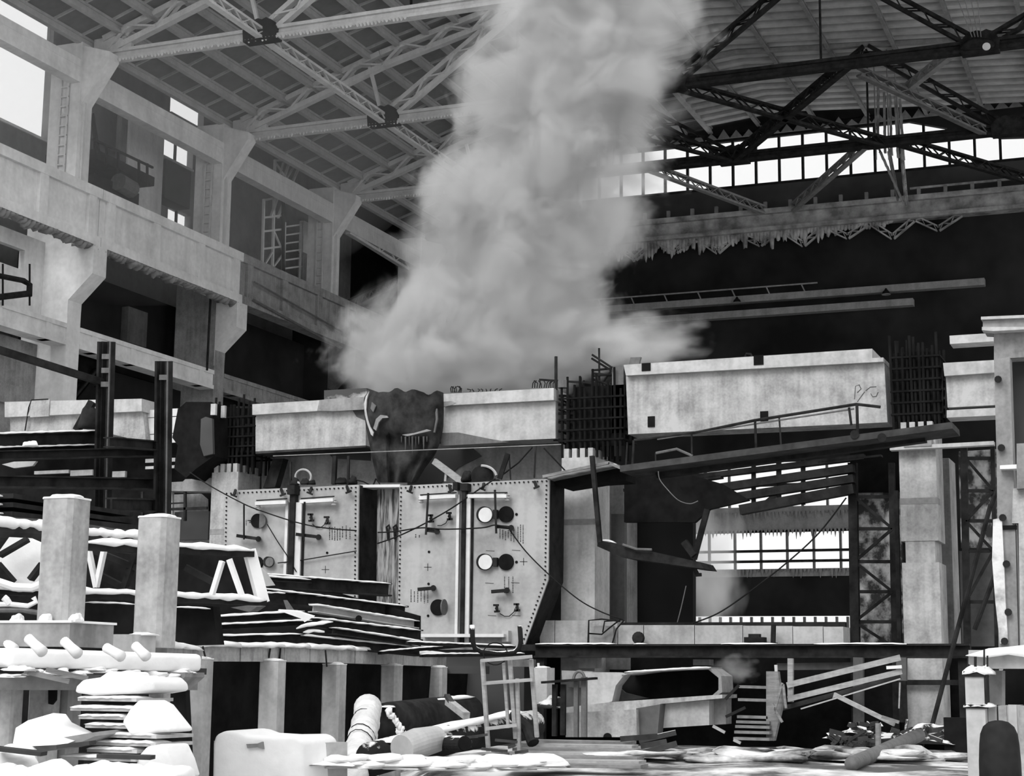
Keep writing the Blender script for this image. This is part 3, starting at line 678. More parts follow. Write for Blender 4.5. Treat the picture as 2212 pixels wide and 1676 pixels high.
# ================================================================== THE CONCRETE FRAME IN THE MIDDLE
FY = 41.3
GZ = 0.55
def colx(xl, xr, y):
    return PY(xl, y, FY).x, PY(xr, y, FY).x
cols = [('C1', 455, 512, 1020, 9.25, 'pale concrete frame column rising behind the riveted panel with the half-open hatch'),
        ('C2', 1213, 1285, 988, 9.35, 'pale concrete frame column beside the chamfered riveted panel'),
        ('C3', 1945, 2025, 932, 9.75, 'tall pale concrete frame column beside the dark braced mast')]
for nm, xl, xr, yt, ztop, lab in cols:
    xa, xc = colx(xl, xr, 1100); zt = PY((xl + xr) / 2, yt, FY).z
    t = thing('frame_column', lab, 'column', ((xa + xc) / 2, FY + 0.6, GZ), 'columns of the concrete frame')
    if nm == 'C3':
        def sh(b):
            b.box(xa, xc, FY, FY + 1.2, 0.3, PY(1990, 1215, FY).z)
            b.box(xa + 0.09, xc - 0.09, FY + 0.03, FY + 1.2, PY(1990, 1215, FY).z, PY(1990, 1168, FY).z)
            b.box(xa, xc, FY, FY + 1.2, PY(1990, 1168, FY).z, zt)
        part('shaft', 'concrete', t, sh)
    else:
        part('shaft', 'concrete' if nm == 'C1' else 'concrete_pale', t, lambda b: b.box(xa, xc, FY, FY + 1.2, 0.3, zt))  # paler tone on the middle shaft makes up for the shade it stands in
    part('band', 'concrete_mid', t, lambda b: b.box(xa - 0.004, xc + 0.004, FY - 0.006, FY + 0.5, zt - 1.75, zt - 1.60))
    for i in range(4):
        xs_ = xa + 0.06 + (xc - xa - 0.12) * i / 3.6
        part('head_tooth', 'concrete_pale', t, lambda b: b.box(xs_, xs_ + 0.13, FY, FY + 0.2, zt, zt + 0.24))
    for i in range(3):
        part('head_tooth', 'concrete_mid', t, lambda b: b.box(xc - 0.14, xc, FY + 0.35 + i * 0.3, FY + 0.5 + i * 0.3, zt, zt + 0.22))
    # bundle of bare reinforcement above the cast head
    cg = thing('rebar_cage', {'C1': 'black reinforcement cage over the frame column near the scorched beam end', 'C2': 'black reinforcement cage between the two big concrete beams', 'C3': 'tall black reinforcement cage over the column by the mast'}[nm], 'rebar', ((xa + xc) / 2, FY + 0.6, zt + 0.24), 'reinforcement cages on the column heads')
    wl, wr = {'C1': (xa - 0.1, xc + 0.45), 'C2': (xa - 0.1, xc + 0.75), 'C3': (xa - 0.15, xc + 0.15)}[nm]
    nb = {'C1': 9, 'C2': 11, 'C3': 11}[nm]; R = random.Random(len(lab)); rod = None
    for rowY, nn in ((FY + 0.08, nb), (FY + 0.6, nb - 2), (FY + 1.1, nb)):
        for i in range(nn):
            x = wl + (wr - wl) * (i + 0.5) / nn + R.uniform(-0.03, 0.03); top = ztop + R.uniform(-0.35, 0.25)
            if rod is None:
                rod = MB().cyl(V(0, 0, 0), V(0, 0, 1), 0.035, 6).build('vertical_bar', 'black', cg, origin=(0, 0, 0)); o = rod
            else:
                o = copy_of(rod, (0, 0, 0), cg)
            o.location = V(x, rowY, zt) - wloc(cg); o.scale = (1, 1, top - zt)
            o.rotation_euler = (R.uniform(-0.02, 0.02), R.uniform(-0.02, 0.02), 0)
    k = 0; z = zt + 0.45
    while z < ztop - 0.3:
        part('tie_hoop', 'black', cg, lambda b: [b.bar(V(wl, FY + 0.05, z), V(wr, FY + 0.05, z), 0.045), b.bar(V(wl, FY + 1.15, z), V(wr, FY + 1.15, z), 0.045), b.bar(V(wl, FY + 0.05, z), V(wl, FY + 1.15, z), 0.045), b.bar(V(wr, FY + 0.05, z), V(wr, FY + 1.15, z), 0.045)])
        z += 0.28
    if nm != 'C1':
        part('formwork_sheet', 'black', cg, lambda b: b.box(wl + (0.35 if nm == 'C2' else 0.03), wr, FY + 0.2, FY + 0.24, zt + 0.3, ztop - 0.2))
    else:
        part('formwork_sheet', 'black', cg, lambda b: b.box(wl + 0.3, wr - 0.4, FY + 0.62, FY + 0.66, zt + 0.2, ztop - 0.3))
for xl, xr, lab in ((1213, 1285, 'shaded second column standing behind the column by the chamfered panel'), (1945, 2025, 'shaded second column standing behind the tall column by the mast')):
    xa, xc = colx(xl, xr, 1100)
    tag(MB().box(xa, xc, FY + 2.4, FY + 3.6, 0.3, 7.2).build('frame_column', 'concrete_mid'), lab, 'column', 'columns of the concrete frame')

# ---- the big precast beams between the cages
def beam(name, lab, lip, web, ml='concrete_pale', mw='concrete', extra=None):
    a = [PY(x, y, FY) for x, y in web]
    t = thing('ledge_beam', lab, 'beam', (sum(p.x for p in a) / len(a), FY + 0.4, min(p.z for p in a)), 'big precast ledge beams')
    fpoly(lip, FY - 0.12, 1.2).build('ledge', ml, t); fpoly(web, FY + 0.06, 0.85).build('web', mw, t)
    return t
b0 = beam('b0', 'pale precast beam behind the black steel uprights', [(10, 868), (306, 861), (306, 888), (10, 901)], [(22, 901), (308, 888), (316, 956), (235, 936), (22, 950)])
part('crack_line', 'steel_dark', b0, lambda b: b.tube([PY(54, 930, FY - 0.02), PY(62, 880, FY - 0.16), PY(68, 864, FY - 0.16), PY(104, 862, FY - 0.16)], 0.02, 5))
fbox(66, 864, 106, 900, FY - 0.16, 0.05).build('patch_plate', 'concrete', b0)
b1 = beam('b1', 'scorched precast beam torn open in the middle under the smoke', [(545, 873), (792, 858), (792, 881), (545, 896)], [(552, 897), (790, 884), (790, 962), (552, 975)], mw='concrete')
fpoly([(955, 851), (1196, 838), (1196, 864), (955, 876)], FY - 0.12, 1.2).build('ledge', 'concrete_pale', b1)
fpoly([(952, 877), (1200, 864), (1200, 947), (952, 958)], FY + 0.06, 0.85).build('web', 'concrete_pale', b1)
fpoly([(700, 843), (792, 838), (792, 858), (700, 863)], FY - 0.05, 0.9).build('upstand', 'scorched_concrete', b1)
fpoly([(690, 864), (720, 861), (792, 857), (792, 884), (720, 888), (685, 887)], FY - 0.13, 0.05).build('soot_patch', 'concrete_mid', b1)
fpoly([(952, 935), (990, 934), (1060, 948), (1100, 955), (952, 963)], FY + 0.045, 0.03).build('soot_patch', 'steel_grey', b1)
fpoly([(952, 868), (975, 866), (985, 870), (975, 875), (952, 880)], FY - 0.13, 0.05).build('soot_patch', 'concrete_mid', b1)
fpoly([(760, 884), (790, 883), (790, 908), (770, 900)], FY + 0.045, 0.03).build('soot_patch', 'concrete_dark', b1)
fpoly([(552, 975), (790, 962), (790, 966), (552, 980)], FY + 0.04, 0.9).build('shutter_board', 'wood_dark', b1)
def tuft(b):
    R = random.Random(3)
    for x, y, h in [(975 + i * 3, 848, 14) for i in range(8)] + [(1150 + i * 5, 838, 16) for i in range(10)] + [(1015 + i * 9, 846, 6) for i in range(8)]:
        p = PY(x, y, FY + 0.2); b.tube([p, p + V(R.uniform(-.05, .05), 0, h * 0.008), p + V(R.uniform(-.1, .1), 0, h * 0.0125)], 0.014, 5)
part('stirrup_ends', 'steel_dark', b1, tuft, kind='stuff')
b2 = beam('b2', 'long intact precast beam with square lifting notches, nearest the tall cage', [(1347, 788), (1884, 753), (1884, 773), (1908, 772), (1908, 781), (1352, 811)], [(1352, 812), (1910, 783), (1917, 912), (1357, 938)])
for x0, y0, x1, y1 in ((1386, 784, 1405, 801), (1628, 767, 1649, 788)):
    fbox(x0, y0, x1, y1, FY - 0.14, 0.04).build('notch', 'black', b2)
for x0, y0, x1, y1 in ((1399, 899, 1414, 922), (1642, 888, 1659, 909)):
    fbox(x0, y0, x1, y1, FY + 0.03, 0.05).build('notch', 'black', b2)
part('lifting_eye', 'steel_dark', b2, lambda b: b.tube([PY(1610, 770, FY), PY(1612, 764, FY), PY(1622, 765, FY), PY(1624, 770, FY)], 0.03, 6))
fpoly([(1352, 808), (1362, 772), (1384, 771), (1380, 786)], FY + 0.5, 0.1).build('top_plank', 'steel_grey', b2)
part('chalk_scribble', 'concrete_dark', b2, lambda b: [b.tube([PY(x, y, FY + 0.06) for x, y in s_], 0.012, 4) for s_ in ([(1846, 862), (1848, 834), (1856, 831), (1860, 840), (1852, 848)], [(1852, 868), (1862, 854), (1868, 846)], [(1870, 844), (1880, 836), (1893, 835)], [(1881, 850), (1885, 857), (1893, 856), (1897, 847)])])
for i, (x0, y0, x1, y1) in enumerate(((1279, 766, 1322, 794), (1278, 774, 1320, 800), (1278, 800, 1330, 795), (1278, 812, 1330, 808), (1278, 818, 1330, 836), (1281, 806, 1330, 812), (1294, 752, 1295, 850), (1300, 830, 1320, 800))):
    part('starter_bar', 'steel_dark', b2, lambda b: b.cyl(PY(x0, y0, FY + 0.1 + 0.1 * i), PY(x1, y1, FY + 0.1 + 0.1 * i), 0.03, 6))
fbox(1322, 790, 1347, 935, FY + 0.2, 0.5).build('end_face', 'steel_grey', b2)
b3 = beam('b3', 'short pale precast beam passing behind the bolted pylon', [(2037, 784), (2240, 772), (2240, 798), (2040, 812)], [(2043, 813), (2240, 800), (2240, 870), (2047, 880)])
fpoly([(2045, 886), (2240, 876), (2240, 893), (2045, 902)], FY - 0.1, 0.7).build('foot_ledge', 'concrete_pale', b3)
# rebar mesh at the beam ends
for xs0, xs1, y0, y1, lab in ((516, 548, 880, 975, 'grid of reinforcement sticking out of the scorched beam'), (1202, 1242, 855, 950, 'grid of reinforcement between the torn beam and the black cage'), (2018, 2044, 800, 900, 'grid of reinforcement at the end of the short beam')):
    t = thing('rebar_grid', lab, 'rebar', PY((xs0 + xs1) / 2, y1, FY + 0.2), 'reinforcement grids at the beam ends')
    for i in range(4): part('upright_bar', 'steel_dark', t, lambda b: b.bar(PY(xs0 + (xs1 - xs0) * i / 3, y0, FY + 0.25), PY(xs0 + (xs1 - xs0) * i / 3, y1, FY + 0.25), 0.05))
    for i in range(6): part('level_bar', 'steel_dark', t, lambda b: b.bar(PY(xs0 - 6, y0 + (y1 - y0) * i / 5, FY + 0.3), PY(xs1 + 6, y0 + (y1 - y0) * i / 5, FY + 0.3), 0.06))
t = thing('loose_rod', 'upright dark rod standing at the end of the torn beam', 'rod', PY(1201, 842, FY + 0.1))
part('stem', 'steel_dark', t, lambda b: b.cyl(PY(1201, 842, FY + 0.1), PY(1201, 770, FY + 0.1), 0.045, 8))
part('foot', 'steel_grey', t, lambda b: b.cyl(PY(1216, 838, FY + 0.1), PY(1216, 822, FY + 0.1), 0.14, 10))
o = MB().bar(PY(1165, 820, FY + 0.3), PY(1290, 828, FY + 0.3), 0.05).build('tie_rod', 'steel_dark'); tag(o, 'thin dark rod lying across the cage beside the torn beam', 'rod')

# ---- torn sleeve over the beam, where the smoke comes out
NU, NV = 26, 22; vs_ = []; fs_ = []
lft = [(798, 843), (786, 858), (786, 890), (791, 925), (797, 955), (806, 1000), (816, 1042)]
rgt = [(956, 846), (957, 885), (956, 922), (950, 952), (938, 982), (915, 1012), (898, 1042)]
def lerp(pl, t):
    k = t * (len(pl) - 1); i = min(int(k), len(pl) - 2); f = k - i
    return pl[i][0] + (pl[i + 1][0] - pl[i][0]) * f, pl[i][1] + (pl[i + 1][1] - pl[i][1]) * f
for j in range(NV + 1):
    t_ = j / NV; (xa, ya), (xc, yc) = lerp(lft, t_), lerp(rgt, t_)
    for i in range(NU + 1):
        u = i / NU; x = xa + (xc - xa) * u; y = ya + (yc - ya) * u
        if j == 0: y += 7 * noise.noise(Vector((u * 7, 0, 2))) * 2 + 4 * math.sin(u * 9)
        bul = math.sin(math.pi * u) ** 0.6
        Yp = FY - 0.16 - 0.75 * bul * (1 - 0.35 * t_) + 0.22 * noise.noise(Vector((u * 5, t_ * 4, 7))) + (0.25 if t_ > 0.52 and 0.3 < u < 0.85 else 0)
        vs_.append(PY(x, y, Yp))
for j in range(NV):
    for i in range(NU):
        fs_.append((j * (NU + 1) + i, j * (NU + 1) + i + 1, (j + 1) * (NU + 1) + i + 1, (j + 1) * (NU + 1) + i))
nn_ = len(vs_); bk = [v + V(0, 0.06, 0) for v in vs_]
fs2 = fs_ + [tuple(reversed([k + nn_ for k in f])) for f in fs_]
sm = MB().add(vs_ + bk, fs2); sm.smooth = True
slv = sm.build('torn_sleeve', 'tarpaulin'); tag(slv, 'charred tarpaulin sleeve sagging over the torn beam below the smoke', 'tarpaulin')
fpoly([(797, 845), (790, 856), (786, 872), (788, 895), (793, 915), (801, 938), (805, 942), (807, 934), (800, 922), (795, 906), (791, 885), (792, 864)], FY - 0.5, 0.05).build('torn_rim', 'concrete_pale', slv)
fpoly([(868, 939), (895, 935), (922, 927), (932, 930), (905, 936), (880, 942)], FY - 0.98, 0.05).build('fold_edge', 'concrete_mid', slv)
for i, (x, w_, l_) in enumerate(((866, 1.5, 14), (874, 3.0, 34), (883, 1.2, 22), (889, 2.6, 40), (897, 1.2, 26), (903, 2.0, 18), (913, 3.2, 30), (921, 1.2, 12))):
    fpoly([(x, 943), (x + w_, 942), (x + w_ * 0.8, 942 + l_ * 0.7), (x + w_ * 0.4, 942 + l_)], FY - 0.99, 0.04).build('drip_streak', 'concrete_dark', slv)
fpoly([(940, 884), (944, 882), (945, 905), (939, 934), (936, 934), (941, 906)], FY - 0.5, 0.05).build('fold_edge', 'steel_grey', slv)
fpoly([(803, 868), (812, 876), (806, 890), (800, 882)], FY - 0.72, 0.05).build('torn_rim', 'steel_grey', slv)
fpoly([(812, 905), (822, 896), (836, 898), (838, 902), (826, 903), (818, 912), (812, 930), (806, 925)], FY - 0.82, 0.05).build('torn_rim', 'concrete_mid', slv)

# ---- grey wall, posts and rods between the beam underside and the panels
wi = tag(fpoly([(565, 986), (1212, 958), (1212, 1060), (565, 1075)], FY + 1.3, 0.3).build('wall_infill', 'concrete_mid'), 'grey infill wall under the torn beam', kind='structure')
fpoly([(880, 960), (1010, 957), (1040, 985), (990, 1010), (945, 1050), (880, 1050)], FY + 1.27, 0.04).build('soot_stain', 'soot_grey', wi)
fpoly([(700, 970), (800, 966), (800, 995), (720, 990)], FY + 1.27, 0.04).build('soot_stain', 'soot_grey', wi)
o = fpoly([(590, 990), (612, 990), (594, 1052), (568, 1054)], FY + 0.6, 0.3).build('shade_board', 'steel_dark'); tag(o, 'dark slanted board under the scorched beam end', 'board')
for x0, y0, x1, y1, w_, lab in ((628, 998, 628, 1050, 0.05, 'thin dark post over the half-open hatch panel'), (724, 985, 721, 1046, 0.11, 'stout dark post under the scorched beam'), (753, 985, 752, 1046, 0.06, 'thin dark post beside the stout one'), (1097, 980, 1079, 1034, 0.12, 'stout leaning dark post over the chamfered panel'), (1100, 985, 1103, 1036, 0.03, 'curved thin stay over the chamfered panel'), (1157, 964, 1154, 1032, 0.035, 'thin pale rod by the column head')):
    o = MB().bar(PY(x0, y0, FY - 0.75), PY(x1, y1, FY - 0.8), w_).build('post', 'steel_dark'); tag(o, lab, 'post', 'posts under the torn beam')
o = MB().cyl(PY(590, 985, FY - 1.3), PY(1212, 960, FY - 1.3), 0.013, 6).build('tension_rod', 'concrete_mid'); tag(o, 'long thin pale rod strung under the torn beam', 'rod')
for x0, y0, x1, y1, lab in ((1175, 968, 1224, 1020, 'cable slanting down to the column head'), (1150, 966, 1085, 1026, 'cable sloping from the rod to the panel top')):
    o = MB().tube([PY(x0, y0, FY - 0.35), PY((x0 + x1) / 2 + 3, (y0 + y1) / 2 + 3, FY - 0.35), PY(x1, y1, FY - 0.3)], 0.02, 5).build('stay_cable', 'cable'); tag(o, lab, 'cable')

# ---- riveted steel panels
PYL = 39.7
def panel(lab, outline, th):
    a = [PY(x, y, PYL) for x, y in outline]
    t = thing('equipment_panel', lab, 'panel', (sum(p.x for p in a) / len(a), PYL + th / 2, min(p.z for p in a)), 'riveted equipment panels')
    fpoly(outline, PYL, 0.06).build('face_plate', 'panel_plate', t)
    ins = [PY(x, y, PYL + 0.06) for x, y in outline]
    MB().prism([p * 1.0 for p in ins], (0, th, 0)).build('casing', 'steel_dark', t)
    return t
def rivets(b, pts, step):
    for (x0, y0), (x1, y1) in zip(pts, pts[1:]):
        n_ = max(1, int(math.hypot(x1 - x0, y1 - y0) / step))
        for i in range(n_):
            p = PY(x0 + (x1 - x0) * i / n_, y0 + (y1 - y0) * i / n_, PYL); b.cyl(p + V(0, 0.01, 0), p + V(0, -0.03, 0), 0.022, 6)
def rod(b, x0, y0, x1, y1, r, off=-0.1):
    b.cyl(PY(x0, y0, PYL + off), PY(x1, y1, PYL + off), r, 8)
def lever(t, x0, y0, x1, y1):
    l = part('lever', 'steel_dark', t, lambda b: b.bar(PY(x0, y0, PYL - 0.22), PY(x1, y1, PYL - 0.22), 0.07, 0.085))
    part('lever_hub', 'steel_dark', l, lambda b: b.cyl(PY(x1 - 2, y1, PYL + 0.02), PY(x1 - 2, y1, PYL - 0.28), 0.075, 10))
def hook(t, x, y, s=1):
    part('hook', 'steel_dark', t, lambda b: [b.bar(PY(x, y, PYL - 0.06), PY(x - 4 * s, y + 12, PYL - 0.2), 0.06), b.bar(PY(x - 10 * s, y + 10, PYL - 0.2), PY(x + 2 * s, y + 15, PYL - 0.2), 0.045)])
def insulator(t, x, y):
    p = PY(x, y, PYL - 0.16)
    part('insulator', 'concrete_pale', t, lambda b: b.lathe([(0.03, 0.06), (0.06, 0.05), (0.085, 0), (0.05, -0.02), (0.085, -0.06), (0.05, -0.09), (0.07, -0.13), (0.03, -0.15)], p, 10))
def stencil(t, x0, y0, x1, y1, lines, seed, upright=True):
    def f(b):
        R = random.Random(seed)
        for i in range(lines):
            x = x0 + (x1 - x0) * i / max(1, lines - 1); y = y0 + R.uniform(0, 6)
            while y < y1 - R.uniform(0, 10):
                l = R.uniform(1.0, 3.2); p = PY(x - 1.1, y, PYL); q = PY(x + 1.1, min(y + l, y1), PYL)
                b.box(p.x, q.x, PYL - 0.003, PYL + 0.002, q.z, p.z); y += l + R.uniform(0.6, 1.6)
    part('stencilled_text', 'soot_grey', t, f, kind='stuff')
def plus(t, x, y):
    part('plus_mark', 'steel_dark', t, lambda b: [b.bar(PY(x - 8, y, PYL - 0.003), PY(x + 8, y, PYL - 0.003), 0.006, 0.014), b.bar(PY(x, y - 8, PYL - 0.003), PY(x, y + 8, PYL - 0.003), 0.014, 0.006)])
def dot(t, x, y, r=0.05):
    part('plug', 'black', t, lambda b: b.disc(PY(x, y, PYL), r, 0.02, 12))
def hatch(t, x, y, m, r=0.205):
    h = part('hatch', 'black' if m == 'black' else 'steel_dark', t, lambda b: b.disc(PY(x, y, PYL), r, 0.05 if m == 'black' else 0.13, 28))
    if m != 'black': part('lid', m, h, lambda b: b.disc(PY(x, y, PYL - 0.13), r - 0.02, 0.03, 28))
    return h
def valve(t, x, y):
    v = part('valve', 'steel_dark', t, lambda b: [b.cyl(PY(x, y, PYL), PY(x, y, PYL - 0.16), 0.035, 8), b.bar(PY(x - 6, y - 7, PYL - 0.14), PY(x + 5, y - 7, PYL - 0.14), 0.05), b.bar(PY(x - 4, y + 7, PYL - 0.14), PY(x + 7, y + 6, PYL - 0.14), 0.05), b.bar(PY(x + 1, y - 8, PYL - 0.14), PY(x + 2, y + 8, PYL - 0.14), 0.05)])
def arm(t, xa, ya, xb, yb):
    a_ = part('cross_arm', 'white_steel', t, lambda b: b.bar(PY(xa, ya, PYL - 0.2), PY(xb, yb, PYL - 0.2), 0.16, 0.09))
    part('top_rod', 'steel_dark', a_, lambda b: b.bar(PY(xa, ya - 7, PYL - 0.24), PY(xb, yb - 8, PYL - 0.24), 0.03))

P2 = panel('pale riveted panel with a chamfered foot and four round hatches', [(863, 1049), (1187, 1034), (1184, 1252), (1130, 1403), (858, 1403)], 1.1)
part('rivet_row', 'steel_dark', P2, lambda b: rivets(b, [(861, 1400), (867, 1054), (1181, 1039), (1178, 1252), (1126, 1398)], 9.6), kind='stuff')
for x0, x1, m_, off in ((984, 990, 'white_steel', 0.10), (1003, 1014, 'white_steel', 0.12), (995, 1003, 'steel_dark', 0.2), (1015, 1020, 'steel_dark', 0.06)):
    fbox(x0, 1068 if m_ != 'steel_dark' or off < 0.1 else 1044, x1, 1393, PYL - off, off).build('conduit', m_, P2)
arm(P2, 908, 1076, 986, 1072); arm(P2, 1013, 1072, 1096, 1072)
insulator(P2, 910, 1074); insulator(P2, 1095, 1070)
part('junction_box', 'steel_dark', P2, lambda b: [b.box(PY(988, 1050, PYL).x, PY(998, 1050, PYL).x, PYL - 0.3, PYL, PY(990, 1060, PYL).z, PY(990, 1044, PYL).z), b.box(PY(1002, 1050, PYL).x, PY(1018, 1050, PYL).x, PYL - 0.25, PYL, PY(1010, 1062, PYL).z, PY(1010, 1046, PYL).z)])
hatch(P2, 1049, 1112, 'white_steel'); hatch(P2, 1094, 1111, 'black'); hatch(P2, 1049, 1214, 'white_steel'); hatch(P2, 1094, 1214, 'black')
for y in (1111, 1214):
    part('hinge', 'steel_dark', P2, lambda b: b.box(PY(1068, y, PYL).x, PY(1077, y, PYL).x, PYL - 0.12, PYL, PY(1070, y + 10, PYL).z, PY(1070, y - 9, PYL).z))
    dot(P2, 1116, y, 0.035)
hatch(P2, 947, 1312, 'black')
part('hatch_cover', 'steel_grey', P2, lambda b: b.cyl(PY(966, 1312, PYL - 0.05), PY(966, 1312, PYL - 0.42) + V(0.02, 0, 0), 0.2, 20) if False else b.prism([PY(965, 1312, PYL - 0.02) + V(0, -0.2 + 0.2 * math.cos(a), 0.2 * math.sin(a)) for a in [2 * math.pi * i / 20 for i in range(20)]], (0.03, 0, 0)))
lever(P2, 903, 1273, 938, 1270); lever(P2, 1062, 1278, 1097, 1275); lever(P2, 920, 1145, 946, 1148); lever(P2, 1072, 1137, 1106, 1140)
part('shaft_rod', 'steel_dark', P2, lambda b: rod(b, 925, 1065, 920, 1155, 0.03, -0.3)); part('shaft_rod', 'steel_dark', P2, lambda b: rod(b, 1069, 1058, 1072, 1152, 0.03, -0.3))
for x, y, s_ in ((889, 1050, 1), (970, 1048, -1), (1046, 1044, 1), (1155, 1040, -1)): hook(P2, x, y, s_)
for x, y in ((927, 1192), (926, 1261), (925, 1330)): dot(P2, x, y, 0.032)
plus(P2, 924, 1225); plus(P2, 1131, 1213)
stencil(P2, 1080, 1142, 1110, 1172, 6, 1); stencil(P2, 1119, 1132, 1130, 1174, 3, 2); stencil(P2, 888, 1272, 924, 1306, 6, 3); stencil(P2, 1090, 1244, 1108, 1284, 3, 4); stencil(P2, 898, 1150, 906, 1166, 2, 5)
valve(P2, 970, 1115); valve(P2, 1072, 1314); valve(P2, 1116, 1312); valve(P2, 930, 1120)
for s_ in ([(967, 1122), (963, 1130), (953, 1135), (945, 1135)], [(1080, 1325), (1090, 1331), (1100, 1331), (1110, 1322), (1113, 1314)]): part('sight_wire', 'steel_dark', P2, lambda b: b.tube([PY(x, y, PYL - 0.05) for x, y in s_], 0.012, 5))
part('marker_tick', 'steel_grey', P2, lambda b: [b.bar(PY(x, y, PYL - 0.004), PY(x + 18, y + 1, PYL - 0.004), 0.008, 0.016) for x, y in ((1050, 1189), (1106, 1188), (1048, 1259), (1104, 1258), (1054, 1329), (1106, 1329))])
fpoly([(905, 1369), (1088, 1369), (1088, 1376), (905, 1376)], PYL - 0.35, 0.35).build('foot_rail', 'white_steel', P2)
fpoly([(1084, 1362), (1098, 1362), (1098, 1386), (1084, 1386)], PYL - 0.2, 0.2).build('foot_bracket', 'steel_pale', P2)

P1 = panel('pale riveted panel with a half-open round hatch, behind the steel stack', [(486, 1060), (775, 1047), (771, 1403), (480, 1403)], 1.1)
part('rivet_row', 'steel_dark', P1, lambda b: rivets(b, [(484, 1400), (490, 1066), (769, 1053), (766, 1400)], 9.2), kind='stuff')
for x0, x1, m_, off in ((633, 647, 'white_steel', 0.12), (621, 632, 'steel_dark', 0.2), (648, 653, 'steel_dark', 0.06), (612, 618, 'white_steel', 0.08)):
    fbox(x0, 1085 if off < 0.2 else 1052, x1, 1393, PYL - off, off).build('conduit', m_, P1)
arm(P1, 554, 1088, 620, 1085); arm(P1, 650, 1084, 722, 1080); insulator(P1, 558, 1091); insulator(P1, 721, 1080)
part('junction_box', 'steel_dark', P1, lambda b: [b.box(PY(632, 1060, PYL).x, PY(648, 1060, PYL).x, PYL - 0.3, PYL, PY(640, 1070, PYL).z, PY(640, 1050, PYL).z)])
h = hatch(P1, 557, 1125, 'black', 0.19)
part('half_lid', 'steel_grey', h, lambda b: b.prism([PY(560, 1125, PYL - 0.12) + V(0.19 * math.cos(a), 0, 0.19 * math.sin(a)) for a in [-math.pi / 2 + math.pi * i / 12 for i in range(13)]], (0, 0.08, 0)))
hatch(P1, 557, 1216, 'black', 0.17); hatch(P1, 583, 1214, 'steel_grey', 0.14)
lever(P1, 512, 1157, 560, 1164); lever(P1, 640, 1154, 690, 1160)
part('shaft_rod', 'steel_dark', P1, lambda b: rod(b, 527, 1088, 527, 1165, 0.025, -0.3)); part('shaft_rod', 'steel_dark', P1, lambda b: rod(b, 658, 1084, 656, 1168, 0.025, -0.3))
for x, y, s_ in ((509, 1058, 1), (607, 1056, -1), (673, 1053, 1), (749, 1050, -1)): hook(P1, x, y, s_)
valve(P1, 671, 1118); valve(P1, 706, 1124); dot(P1, 707, 1194, 0.032); plus(P1, 703, 1230)
for s_ in ([(675, 1132), (683, 1139), (692, 1140), (700, 1134), (704, 1126)], [(535, 1124), (545, 1124)]): part('sight_wire', 'steel_dark', P1, lambda b: b.tube([PY(x, y, PYL - 0.05) for x, y in s_], 0.012, 5))
stencil(P1, 712, 1136, 740, 1170, 6, 7); stencil(P1, 748, 1134, 756, 1170, 2, 8); stencil(P1, 532, 1120, 540, 1135, 2, 9)
o = fpoly([(815, 1051), (864, 1050), (864, 1403), (812, 1403)], PYL + 0.75, 0.1).build('stained_sheet', 'stained_plate'); tag(o, 'streaky stained sheet in the gap between the two riveted panels', 'sheet')
for x in (838, 853): part('hanging_hook', 'steel_dark', o, lambda b: b.tube([PY(x, 1165, PYL + 0.7), PY(x - 1, 1150, PYL + 0.68), PY(x - 3, 1138, PYL + 0.66), PY(x + 2, 1134, PYL + 0.66), PY(x + 4, 1142, PYL + 0.66)], 0.03, 6))
o = fpoly([(777, 1047), (864, 1046), (864, 1052), (777, 1053)], PYL + 0.3, 0.6).build('bridge_plate', 'white_steel'); tag(o, 'white narrow plate bridging the two riveted panel tops', 'plate')
# winch and clutter on top of the panels
wn_ = thing('hand_winch', 'dark hand winch with a curved guard on the chamfered panel', 'winch', PY(1040, 1044, FY - 0.6))
part('drum', 'steel_dark', wn_, lambda b: b.cyl(PY(1042, 1030, FY - 0.7), PY(1042, 1030, FY - 0.2), 0.3, 18))
part('guard', 'steel_pale', wn_, lambda b: b.tube([PY(1042 + 31 * math.cos(a), 1032 - 26 * math.sin(a), FY - 0.72) for a in [0.2 + i * 0.18 for i in range(9)]], 0.035, 6))
part('frame', 'steel_dark', wn_, lambda b: [b.bar(PY(1002, 1044, FY - 0.6), PY(1030, 1012, FY - 0.6), 0.08), b.bar(PY(1002, 1044, FY - 0.6), PY(1078, 1040, FY - 0.6), 0.1), b.lump(PY(1008, 1040, FY - 0.6), 0.15, 0.15, 0.25, 2)])
o = MB().bar(PY(938, 996, FY - 0.4), PY(1000, 1042, FY - 0.6), 0.1, 0.16).build('loose_plank', 'wood_pale'); tag(o, 'pale plank leaning down to the chamfered panel top', 'plank')
part('batten', 'wood_pale', o, lambda b: b.bar(PY(965, 1012, FY - 0.45), PY(962, 1040, FY - 0.5), 0.06))
wn2 = thing('cable_reel', 'pale cable coil lying on the panel with the half-open hatch', 'reel', PY(655, 1044, FY - 0.8))
part('coil', 'steel_pale', wn2, lambda b: b.tube([PY(655 + 17 * math.cos(a), 1030 - 16 * math.sin(a), FY - 0.8) for a in [i * 2 * math.pi / 20 for i in range(21)]], 0.03, 6))
part('spool', 'steel_dark', wn2, lambda b: [b.lump(PY(660, 1046, FY - 0.8), 0.14, 0.12, 0.16, 1), b.lump(PY(674, 1046, FY - 0.8), 0.1, 0.1, 0.12, 4), b.lump(PY(636, 1048, FY - 0.8), 0.14, 0.1, 0.2, 5)])
o = MB().lump(PY(737, 1045, FY - 0.7), 0.2, 0.15, 0.16, 6).lump(PY(760, 1046, FY - 0.7), 0.15, 0.12, 0.22, 7).build('tool_bag', 'steel_dark'); tag(o, 'dark lumpy tool bag on the panel edge by the stained sheet', 'bag')
